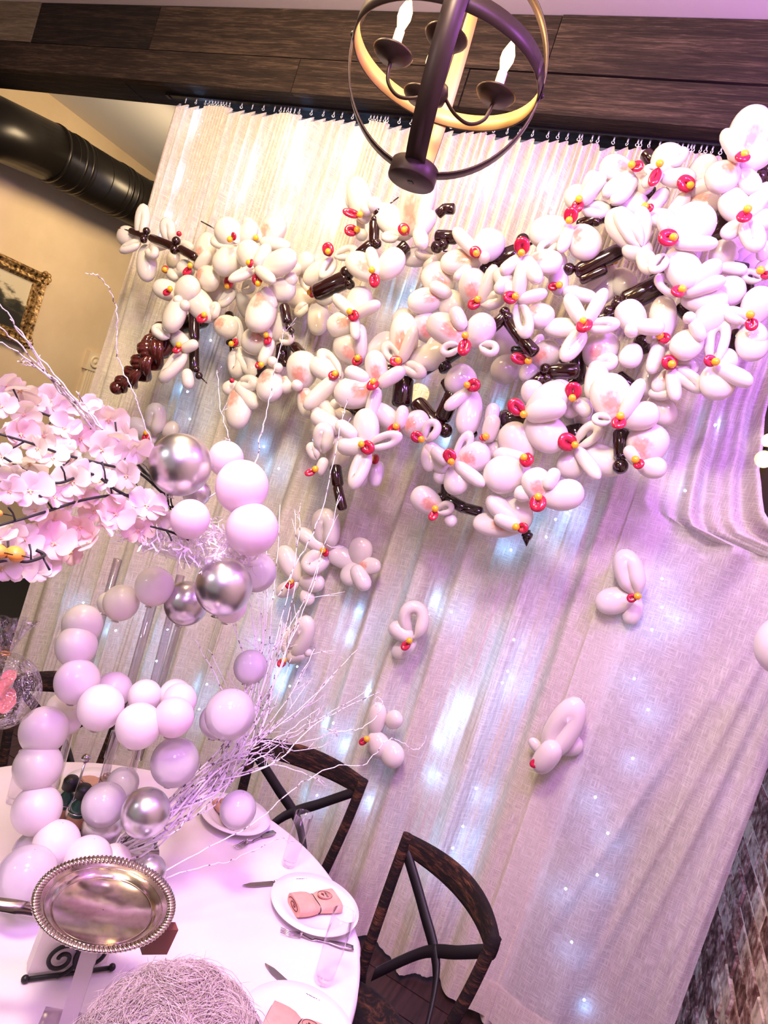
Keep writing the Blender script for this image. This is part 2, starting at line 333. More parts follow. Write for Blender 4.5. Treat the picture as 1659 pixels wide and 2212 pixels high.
# beam of reclaimed planks
beam = tag(MB().box((XL+.05, 2.625, 3.475), (XR, 2.80, 3.84)).build('ceiling_beam', 'plank_dark', smooth=False), kind='structure')
def plank(x0, x1, z0, z1, m, y0=2.6, y1=2.63):
    g = random.uniform(0, .006); w = .0025
    inst('plank', MB().box((x0+w, y0-g, z0+w), (x1-w, y1, z1-w)).mesh('plank', m, False), beam, Matrix())
def bx(px, py, Y=2.6): return ony(px, py, Y).x
def split(xs, z0, z1, mats):
    for i in range(len(xs)-1): plank(xs[i], xs[i+1], z0, z1, mats[i % len(mats)])
split([XL+.05, bx(78, 50), bx(335, 60), bx(1195, 100), XR], 3.617, 3.85, ['plank_grey', 'plank_dark', 'plank', 'plank'])
split([XL+.05, bx(640, 165), bx(1000, 200), XR], 3.452, 3.615, ['plank', 'plank', 'plank'])
for i, (a, b) in enumerate([(XL+.05, bx(255, 190)), (bx(255, 190), bx(900, 230)), (bx(900, 230), XR)]):
    inst('plank', MB().box((a+.003, 2.605, 3.455), (b-.003, 2.80, 3.474)).mesh('plank', 'plank_dark', False), beam, Matrix())
# door casing, dark door, baseboard on the far left wall
p = onx(197, 772, XL); dz = 2.12; dy = p.y
dr = tag(MB().box((XL, dy+.07, 0), (XL+.02, dy+.95, 2.02)).build('door_1', 'doorblack', smooth=False), kind='structure')
b = MB().box((XL, dy-.05, .2), (XL+.03, dy+.07, 1.98))
for i in range(4): b.tube([(XL+.034, dy-.032+i*.027, .2), (XL+.034, dy-.032+i*.027, 1.98)], .011, 6)
b.build('door_frame', 'casing', dr, smooth=False)
for z, h in ((1.98, .17), (0, .2)):
    o = MB().box((XL, dy-.07, z), (XL+.05, dy+.09, z+h)).build('corner_block', 'casing', dr, smooth=False)
    MB().lathe([(.055, 0), (.055, .012), (.042, .012), (.036, .004), (.018, .004), (.012, .014), (.001, .014)], 20, Matrix.Translation((XL+.05, dy+.01, z+h*.5)) @ Matrix.Rotation(math.pi/2, 4, 'Y')).build('rosette', 'casing', o)
MB().box((XL, dy+.12, 1.99), (XL+.03, dy+1.1, 2.12)).build('door_frame', 'casing', dr, smooth=False)
MB().box((XL, -3, 0), (XL+.03, dy-.07, .15)).box((XL, -3, .15), (XL+.02, dy-.07, .18)).build('baseboard_left', 'base', smooth=False)['kind'] = 'structure'
# picture
p1 = onx(105, 596, XL+.06); p2 = onx(58, 748, XL+.06); zt, zb, yr = p1.z, p2.z, p1.y
fr = empty('framed_painting', (XL+.02, yr-.5, zb), 'dark landscape painting of trees in an ornate gilded frame on the tan wall', 'painting')
w = .10
def prism(y0, y1, z0, z1, horiz):
    b = MB(); prof = [(0, 0), (0, .05), (.02, .075), (.05, .055), (.075, .065), (.085, .03), (.092, .03), (w, .015), (w, 0)]
    # picture frame member: profile (distance from outer edge, height)
    for e in (0, 1):
        for (d, h) in prof:
            if horiz == 't': b.v.append(V((XL+.02+h, (y0+d) if e == 0 else (y1-d), z1-d)))
            if horiz == 'b': b.v.append(V((XL+.02+h, (y0+d) if e == 0 else (y1-d), z0+d)))
            if horiz == 'l': b.v.append(V((XL+.02+h, y0+d, (z0+d) if e == 0 else (z1-d))))
            if horiz == 'r': b.v.append(V((XL+.02+h, y1-d, (z0+d) if e == 0 else (z1-d))))
    k = len(prof)
    for i in range(k-1): b.f.append((i, i+1, k+i+1, k+i))
    return b
for h in 'tblr': prism(yr-1.0, yr, zb, zt, h).build('frame_rail', 'gold', fr, smooth=False)
MB().box((XL+.025, yr-1.0+w-.01, zb+w-.01), (XL+.035, yr-w+.01, zt-w+.01)).build('canvas', 'paint', fr, smooth=False)
# corner scrolls
for cy in (yr-.03, yr-.97):
    for cz in (zb+.03, zt-.03):
        b = MB(); 
        for k in range(7): a = k*.9; b.sphere((XL+.07, cy+.035*math.cos(a), cz+.035*math.sin(a)), .022, 8, 6)
        b.build('corner_scroll', 'gold', fr)
# duct
du = empty('air_duct', (XL+.5, 3.4, 3.2), 'black round ventilation duct running under the ceiling along the tan wall', 'duct')
q0, q1, q2 = onx(-160, 255, -4.75), onx(110, 330, -4.72), onx(360, 470, -4.72)
rr = .20
b = MB(); b.tube([q0, q1*.5+q0*.5+V((0, 0, .06)), q1], rr, 32); b.build('duct_bend', 'duct', du)
b = MB(); d = (q2-q1); b.tube([q1, q2+d*.6], rr*1.0, 32); b.build('duct_pipe', 'duct', du)
for t in (.0, .12, .17, .50, .55, .78, .83):
    c = q1+d*t; MB().tube([c-d.normalized()*.012, c+d.normalized()*.012], rr*1.035, 32).build('duct_collar', 'duct', du)
b = MB()
for k in range(9):
    c = q1+d*(.07+k*.13); b.tube([c, c+d.normalized()*.006], rr*1.015, 28, False)
o = b.build('duct_seam', 'duct', du); o['kind'] = 'stuff'
# ---------------------------------------------------------------- curtain
hk = [803/2, 848/2, 444, 452.5, 459, 465, 471, 477.5, 482.5, 489, 496.5, 522.5, 546, 570, 594, 607, 615, 622.5, 629, 637.5, 647.5, 674, 700, 722, 740, 763.5]
hk += [700+.578*c for c in (176, 188, 200, 214, 230, 240, 285, 330, 380, 430, 480, 530, 560, 590, 610, 640, 690, 735, 785, 842, 880, 915, 958, 968, 1007, 1030, 1088, 1140, 1178, 1190, 1222, 1260, 1295, 1310, 1325, 1345, 1365, 1378, 1388, 1415, 1435, 1458, 1490)]
hk = sorted(hk); ZR = 3.452
def railx(px):
    py = 203+(px-400)*.0836+14; return onz(px, py, 3.43).x if False else ony(px, py, YC).x
hx = [railx(c) for c in hk]
while hx[-1] < .30: hx.append(hx[-1]+random.choice((.02, .03, .05, .06)))
rail = empty('curtain_rail', (-1.4, YC, ZR), 'slim black curtain track fixed under the timber beam', 'curtain rail')
MB().box((hx[0]-.12, YC-.012, ZR-.008), (XR-.02, YC+.012, ZR+.008)).build('track', 'black', rail, smooth=False)
MB().box((hx[0]-.135, YC-.016, ZR-.012), (hx[0]-.115, YC+.016, ZR+.012)).build('end_cap', 'black', rail, smooth=False)
hb = MB().tube([(0, 0, 0), (0, 0, -.014)], .0035, 6)
hb.tube([(0, 0, -.014)]+[(0.006*math.sin(a), 0, -.020+.006*math.cos(a)) for a in [x*math.pi/5 for x in range(0, 10)]], .0018, 5)
hm = hb.mesh('curtain_hook', 'hook')
for i, x in enumerate(hx):
    if x > .32: break
    o = bpy.data.objects.new('curtain_hook', hm); scn.collection.objects.link(o); o.location = (x, YC, ZR-.008); o.rotation_euler = (0, 0, random.uniform(-.9, .9))
    tag(o, 'tiny white ring hook holding the sheer curtain on the black track', 'hook', 'white curtain hooks along the black track')
gi = hx
def phase(x):
    if x <= gi[0]: return (x-gi[0])/.05
    if x >= gi[-1]: return len(gi)-1+(x-gi[-1])/.05
    i = bisect.bisect_right(gi, x)-1; return i+(x-gi[i])/(gi[i+1]-gi[i])
def gap(x):
    i = min(max(bisect.bisect_right(gi, x)-1, 0), len(gi)-2); return gi[i+1]-gi[i] if gi[0] < x < gi[-1] else .05
def sm(a, b, t): t = min(1, max(0, (t-a)/(b-a))); return t*t*(3-2*t)
ZT = ZR-.034
def wav(x, s=0): return .5*math.sin(x*31+1.3*math.sin(x*7+s)) + .3*math.sin(x*53+2*math.sin(x*5.3+1+s))+.32*math.sin(x*17.3+.6+s)
def curt(x, t, ph=0):           # t = 0 at top, 1 at the hem
    g = gap(x); a = min(.028, .008+g*.32); pk = math.cos(2*math.pi*phase(x))
    top = a*pk; low = .05*wav(x+t*.05*math.sin(3*x), ph)
    k = sm(0, .42, t); y = (top*(1-.85*k)+low*k)
    dz = 0
    if t < .05: dz = .008-(1-pk)*.5*min(.055, g*.9)*(1-t/.05)
    return y, dz
x0, x1 = hx[0]-.055, -.02
rows = [0, .006, .012, .02, .03, .045, .06]+[.06+.94*i/70 for i in range(1, 71)]
def curtain_mesh(x0, x1, nu, fn, name, m, parent, r0=0, r1=None):
    b = MB(); rs = rows[r0:r1]
    for i in range(nu+1):
        for t in rs: b.v.append(V(fn(i/nu, t)))
    nv = len(rs)-1
    for i in range(nu):
        for j in range(nv): a = i*(nv+1)+j; b.f.append((a, a+nv+1, a+nv+2, a+1))
    return b.build(name, m, parent)
cu = empty('sheer_curtain', (x0, YC, 0), 'wide pleated cream linen sheer curtain hanging behind the balloon branch', 'curtain')
def f1(u, t):
    x = x0+(x1-x0)*u; y, dz = curt(x, t); xx = x+.012*math.sin(x*9)*t-.03*t*(1-u)**6
    return (xx, YC+y-.0*t, ZT+dz+(.03-ZT)*t+.012*wav(x*.6, 2)*sm(.9, 1, t))
curtain_mesh(x0, x1, 900, f1, 'pleated_panel', 'sheer', cu)
def f1h(u, t):
    a = f1(u, .955+.045*t); return (a[0], a[1]-.004, a[2])
b = MB(); b.grid(f1h, 500, 4); b.build('hem', 'hem', cu)
b = MB(); b.grid(lambda u, v: (lambda a: (a[0]-.001, a[1]-.003, a[2]))(f1(u*.012, rows[int(round(v*60))])), 4, 60); b.build('side_hem', 'hem', cu)
# swagged panel
sw = empty('swagged_sheer_curtain', (.1, YC-.05, 0), 'loose sheer linen panel swagged sideways beside the brick wall', 'curtain')
X0, X1 = -.16, .52
EP = [(-1, .52), (1.75, .52), (2.08, .60), (2.105, .40), (2.13, .29), (2.16, .255), (2.20, .232), (2.34, .190), (2.53, .155), (2.9, .15), (3.3, .30), (4, .34)]
def edge(z):
    for (a, b_), (c, d_) in zip(EP, EP[1:]):
        if z <= c: return b_+(d_-b_)*sm(a, c, z)
diag = [((1659, 1395), (1265, 2120)), ((1659, 1480), (1330, 2130)), ((1659, 1330), (1180, 2010)), ((1659, 1570), (1400, 2180)), ((1655, 1640), (1425, 2200))]
dl = [(ony(*a, YC-.05), ony(*c, YC-.05)) for a, c in diag]
def f2(u, t):
    z = ZT+(.04-ZT)*t; e = edge(z); x = X0+(e-X0)*u
    k = sm(1.75, 2.2, z); y = .05*wav(u*.62+.3, 1)*(.22+.78*k)
    # gathers sweep sideways where the panel is swagged
    s = math.exp(-((z-2.12)/.2)**2); y += -.05*s*u
    z2 = z-.16*math.exp(-((z-2.2)/.16)**2)*u*(1-u)*2
    for a, c in dl:
        d = (c.x-a.x, c.z-a.z); n = math.hypot(*d); tt = ((x-a.x)*d[0]+(z-a.z)*d[1])/(n*n); dist = abs((x-a.x)*d[1]-(z-a.z)*d[0])/n
        y -= .014*math.exp(-(dist/.018)**2)*sm(-.4, .15, tt)*(1-sm(.75, 1.15, tt))
    y += .012*math.sin(u*11+z*1.3)*(1-k)
    dz = 0
    if t < .05: dz = -.02*(1-math.cos(u*60))*(1-t/.05)
    return (x, YC-.05+y, z2+dz+.02*math.sin(u*14)*sm(.93, 1, t))
curtain_mesh(X0, X1, 260, f2, 'swagged_panel', 'sheer2', sw)
b = MB(); b.grid(lambda u, v: (lambda a: (a[0], a[1]-.004, a[2]))(f2(u, .955+.045*v)), 160, 4); b.build('hem', 'hem', sw)

# ---------------------------------------------------------------- fairy lights behind the curtain
leds = [(438, 262), (430, 290), (405, 390), (398, 402), (380, 480), (372, 500), (550, 352), (545, 393), (525, 435), (640, 345), (642, 392), (770, 335), (762, 350), (612, 480), (650, 300), (730, 480), (720, 470), (455, 735), (410, 905), (405, 846), (570, 965), (1045, 398), (1048, 410), (1180, 407), (1190, 460), (870, 668), (888, 628), (700, 590), (890, 812), (1075, 885), (1545, 918), (1180, 1160), (1104, 1188), (975, 1322), (942, 1292), (780, 1322), (760, 1372), (800, 1492), (642, 1440), (626, 1482), (614, 1462), (362, 1360), (338, 1428), (447, 1478), (430, 1532), (720, 1562), (742, 1602), (685, 1718), (798, 1724), (946, 1672), (1028, 1703), (1000, 1785), (978, 1832), (968, 1860), (1005, 1532), (1018, 1512), (985, 1564), (960, 1600), (1430, 1250), (1430, 1312), (1408, 1360), (1463, 1337), (1370, 1466), (1400, 1533), (1367, 1638), (1286, 1722), (1313, 1800), (1290, 1890), (1222, 1920), (1235, 2035), (1262, 2160), (1085, 1475), (1097, 1450), (1200, 1122), (1225, 1108), (1110, 1382), (560, 1382), (500, 1240), (250, 1362), (180, 1302), (602, 1012), (962, 950), (782, 872), (200, 1440), (300, 1300), (590, 1290), (1190, 560), (1480, 1060), (1420, 980)]
lb = MB().sphere((0, 0, 0), .0044, 8, 6); lm = lb.mesh('led_bulb', 'led'); lm2 = lb.mesh('led_bulb', 'led_dim')
fls = {}
for (px, py) in leds:
    Y = YC+.062; P = ony(px, py, Y); P = ony(px, py, YC+.0) if P.x > -.02 else P; col_ = round((P.x+3.2)/.28)
    fls.setdefault(col_, []).append(P)
ncol = 0
for c, ps in sorted(fls.items()):
    ps.sort(key=lambda p: -p.z); xm = sum(p.x for p in ps)/len(ps)
    e = empty('fairy_light_string', (xm, YC+.08, 3.4), 'strand of blue-white fairy lights behind the curtain', 'fairy lights', 'strands of fairy lights behind the curtain')
    pts = [V((ps[0].x, YC+.085, 3.42))]+[V((p.x, p.y+.008, p.z+.006)) for p in ps]
    MB().tube(pts, .0011, 4).build('wire', 'wire', e)
    for p in ps: inst('led_bulb', lm2 if p.y < YC+.03 else lm, e, wm(e).inverted() @ Matrix.Translation(p))
# warm lamps on the brick wall and in the room behind the curtain
def lamp(P, label, r=.035):
    e = empty('wall_lamp', P, label, 'lamp')
    MB().sphere(P, r, 16, 10).build('globe', 'warm', e)
    s = .0
    MB().lathe([(.02, 0), (.028, .006), (.03, .03), (.001, .034)], 16, Matrix.Translation(P+V((0, 0, r*.9)))).tube([P+V((0, 0, r)), P+V((0, 0, .09)), P+V((.12, 0, .10))], .006, 6).build('bracket', 'black', e)
lamp(ony(1662, 952, 5.3), 'upper warm globe lamp seen past the swagged curtain edge', .05)
lamp(ony(1650, 992, 5.3), 'lower warm globe lamp seen past the swagged curtain edge', .06)
P = ony(905, 850, 3.05); lamp(P, 'warm lamp shining gold through the curtain under the balloon branch', .05)
#(P, 'warm lamp shining faintly through the curtain right of the branch tips', .03)
#(P, 'warm lamp glowing through the swagged curtain fold', .03)

# ---------------------------------------------------------------- chandelier
CC = at(967, 141, 1.6); R = .228
ch = empty('orb_chandelier', CC, 'dark bronze orb chandelier with crossed straps and glowing candle bulbs', 'chandelier')
TR = Matrix.Translation(CC)
tocam = V((CAM.x-CC.x, CAM.y-CC.y, 0)).normalized(); sidev = V((0, 0, 1)).cross(tocam).normalized()
def ringpts(a, b, rad, n=72, s=0, e=1): return [CC+(a*math.cos(2*math.pi*(s+(e-s)*i/n))+b*math.sin(2*math.pi*(s+(e-s)*i/n)))*rad for i in range(n+1)]
Z = V((0, 0, 1)); SW = .034
def ring(name, a, b, rad, out_m, in_m, w=SW):
    pts = ringpts(a, b, rad); n_ = a.cross(b)
    o = MB().strap(pts, lambda i: n_, w, .003).build(name, out_m, ch)
    pts2 = ringpts(a, b, rad-.0022); MB().strap(pts2, lambda i: n_, w*.96, .0012).build('inner_face', in_m, o)
ring('equator_ring', V((1, 0, 0)), V((0, 1, 0)), R, 'bronze', 'bulb_lit_in', .042)
a1 = (sidev*math.cos(.10)+tocam*math.sin(.10)); a2 = Z.cross(a1).normalized()
ZS = Z*1.12
ring('meridian_ring', a1, ZS, R*1.015, 'bronze', 'bronze')
ring('meridian_ring', a2, ZS, R*1.025, 'bronze', 'bulb_lit_in', .048)
MB().lathe([(.001, -.014), (.056, -.014), (.058, -.010), (.058, .024), (.054, .028), (.001, .028)], 40, TR @ Matrix.Translation((0, 0, -R*1.13-.012))).build('bottom_cap', 'bronze', ch)
MB().box((-.006, -.006, -.016), (.006, .006, -.011), TR @ Matrix.Translation((0, 0, -R*1.13-.012))).build('cap_slot', 'black', ch, smooth=False)
MB().tube([CC+Z*(-R*1.1), CC+Z*(R*1.1)], .007, 10).build('centre_rod', 'bronze', ch)
MB().lathe([(.001, -.03), (.018, -.022), (.024, 0), (.018, .02), (.001, .03)], 20, TR @ Matrix.Translation((0, 0, -.07))).build('hub', 'bronze', ch)
for s in (1, -1):
    for v_ in (a1, a2): MB().sphere(CC+v_*s*(R*1.03), .007, 10, 8).build('bolt', 'bronze', ch)
MB().tube([CC+Z*R, V((CC.x, CC.y, ZC-.02))], .006, 8).build('hanging_rod', 'bronze', ch)
MB().lathe([(.001, -.03), (.05, -.025), (.06, 0), (.001, .0)], 24, Matrix.Translation((CC.x, CC.y, ZC))).build('ceiling_rose', 'bronze', ch)
ux, uy = RT.copy(), None
ux.z = 0; ux.normalize(); uy = Z.cross(ux)          # ux ~ to the picture's right, uy away
for k, ang in enumerate((6, 113, 186, 266)):
    dv = ux*math.cos(math.radians(ang))+uy*math.sin(math.radians(ang)); P = CC+dv*.130+Z*(-.030)
    arm = smoothpts([CC+Z*-.07+dv*.015, CC+Z*-.098+dv*.05, CC+Z*-.108+dv*.09, CC+Z*-.085+dv*.122, P+Z*-.012], 6)
    MB().tube(arm, .0045, 8).build('arm', 'bronze', ch)
    cupo = MB().lathe([(.004, -.014), (.010, -.010), (.034, -.006), (.047, .006), (.049, .010), (.046, .010), (.030, .0), (.010, -.002), (.001, -.002)], 28, Matrix.Translation(P)).build('drip_cup', 'bronze', ch)
    MB().lathe([(.001, 0), (.012, .0), (.012, .022), (.0105, .022), (.0105, .062), (.001, .062)], 16, Matrix.Translation(P)).build('candle_sleeve', 'sleeve' if False else 'filament', ch)
    MB().lathe([(.0115, .020), (.0115, .062), (.009, .066), (.001, .066)], 16, Matrix.Translation(P)).build('candle_tube', 'sleeve', ch)
    bu = MB().lathe([(.008, .062), (.0115, .075), (.0165, .092), (.016, .108), (.010, .124), (.005, .136), (.001, .146)], 16, Matrix.Translation(P)).build('flame_bulb', 'bulb', ch)
    bu.visible_shadow = True
    l = bpy.data.lights.new('bulb_light', 'POINT'); l.energy = 1.0; l.color = (1, .62, .26); l.shadow_soft_size = .03
    lo = bpy.data.objects.new('bulb_light', l); scn.collection.objects.link(lo); lo.parent = ch; lo.location = (P-CC)+Z*.17

# ---------------------------------------------------------------- balloon orchids
def egg(n=20, m=14):
    b = MB(); pr = []
    for i in range(m+1):
        a = math.pi*i/m; y = (1-math.cos(a))/2; r = .5*math.sin(a)**.9*(1-.10*math.cos(a)); pr.append((max(r, .002), y))
    T = Matrix(((1, 0, 0, 0), (0, 0, 1, 0), (0, 1, 0, 0), (0, 0, 0, 1)))
    b.lathe(pr, n, T); return b
def caps(w=.5, n=16):
    b = MB(); T = Matrix(((1, 0, 0, 0), (0, 0, 1, 0), (0, 1, 0, 0), (0, 0, 0, 1)))
    pr = [(.002, 0), (.16, .03), (.34, .10), (.45, .22), (.5, .42), (.5, .66), (.45, .82), (.32, .93), (.16, .985), (.002, 1)]
    b.lathe(pr, n, T); return b
def loop(wd, rad, open_=True):
    pts, rs = [], []
    for i in range(25):
        a = 2*math.pi*i/24; t = (1-math.cos(a))/2
        x = wd*math.sin(a)*(.55+.45*t); pts.append((x, .06+t*(.94-rad)-.0, .03*math.sin(a*2))); rs.append(rad*(.30+.70*min(1, t*3.2)))
    return MB().tube(pts, rs, 10)
PT = {'r': egg().mesh('round_petal', 'white'), 'R': egg().mesh('round_petal', 'white_stain'), 'n': caps().mesh('narrow_petal', 'white'),
      'l': loop(.30, .17).mesh('looped_petal', 'white'), 'p': loop(.21, .22).mesh('looped_petal', 'white')}
BUB = MB().sphere((0, 0, 0), .5, 14, 10)
PT['b'] = BUB.mesh('bubble', 'white'); YEL = BUB.mesh('centre', 'yellow'); RB = BUB.mesh('lip', 'red'); LIP = loop(.27, .20).mesh('lip', 'red')
NAT = {'r': 1.0, 'R': 1.0, 'n': 1.0, 'l': .86, 'p': .78, 'b': 1.0}   # natural width of the unit mesh
CR = {'3': (200, 350, .3375), '4': (640, 350, .3375), '5': (1100, 250, .337), '6': (600, 700, .5425), '7': (1100, 1100, .337), '8': (550, 1100, .3165), '2': (0, 800, .392), 'g': (0, 0, 1)}
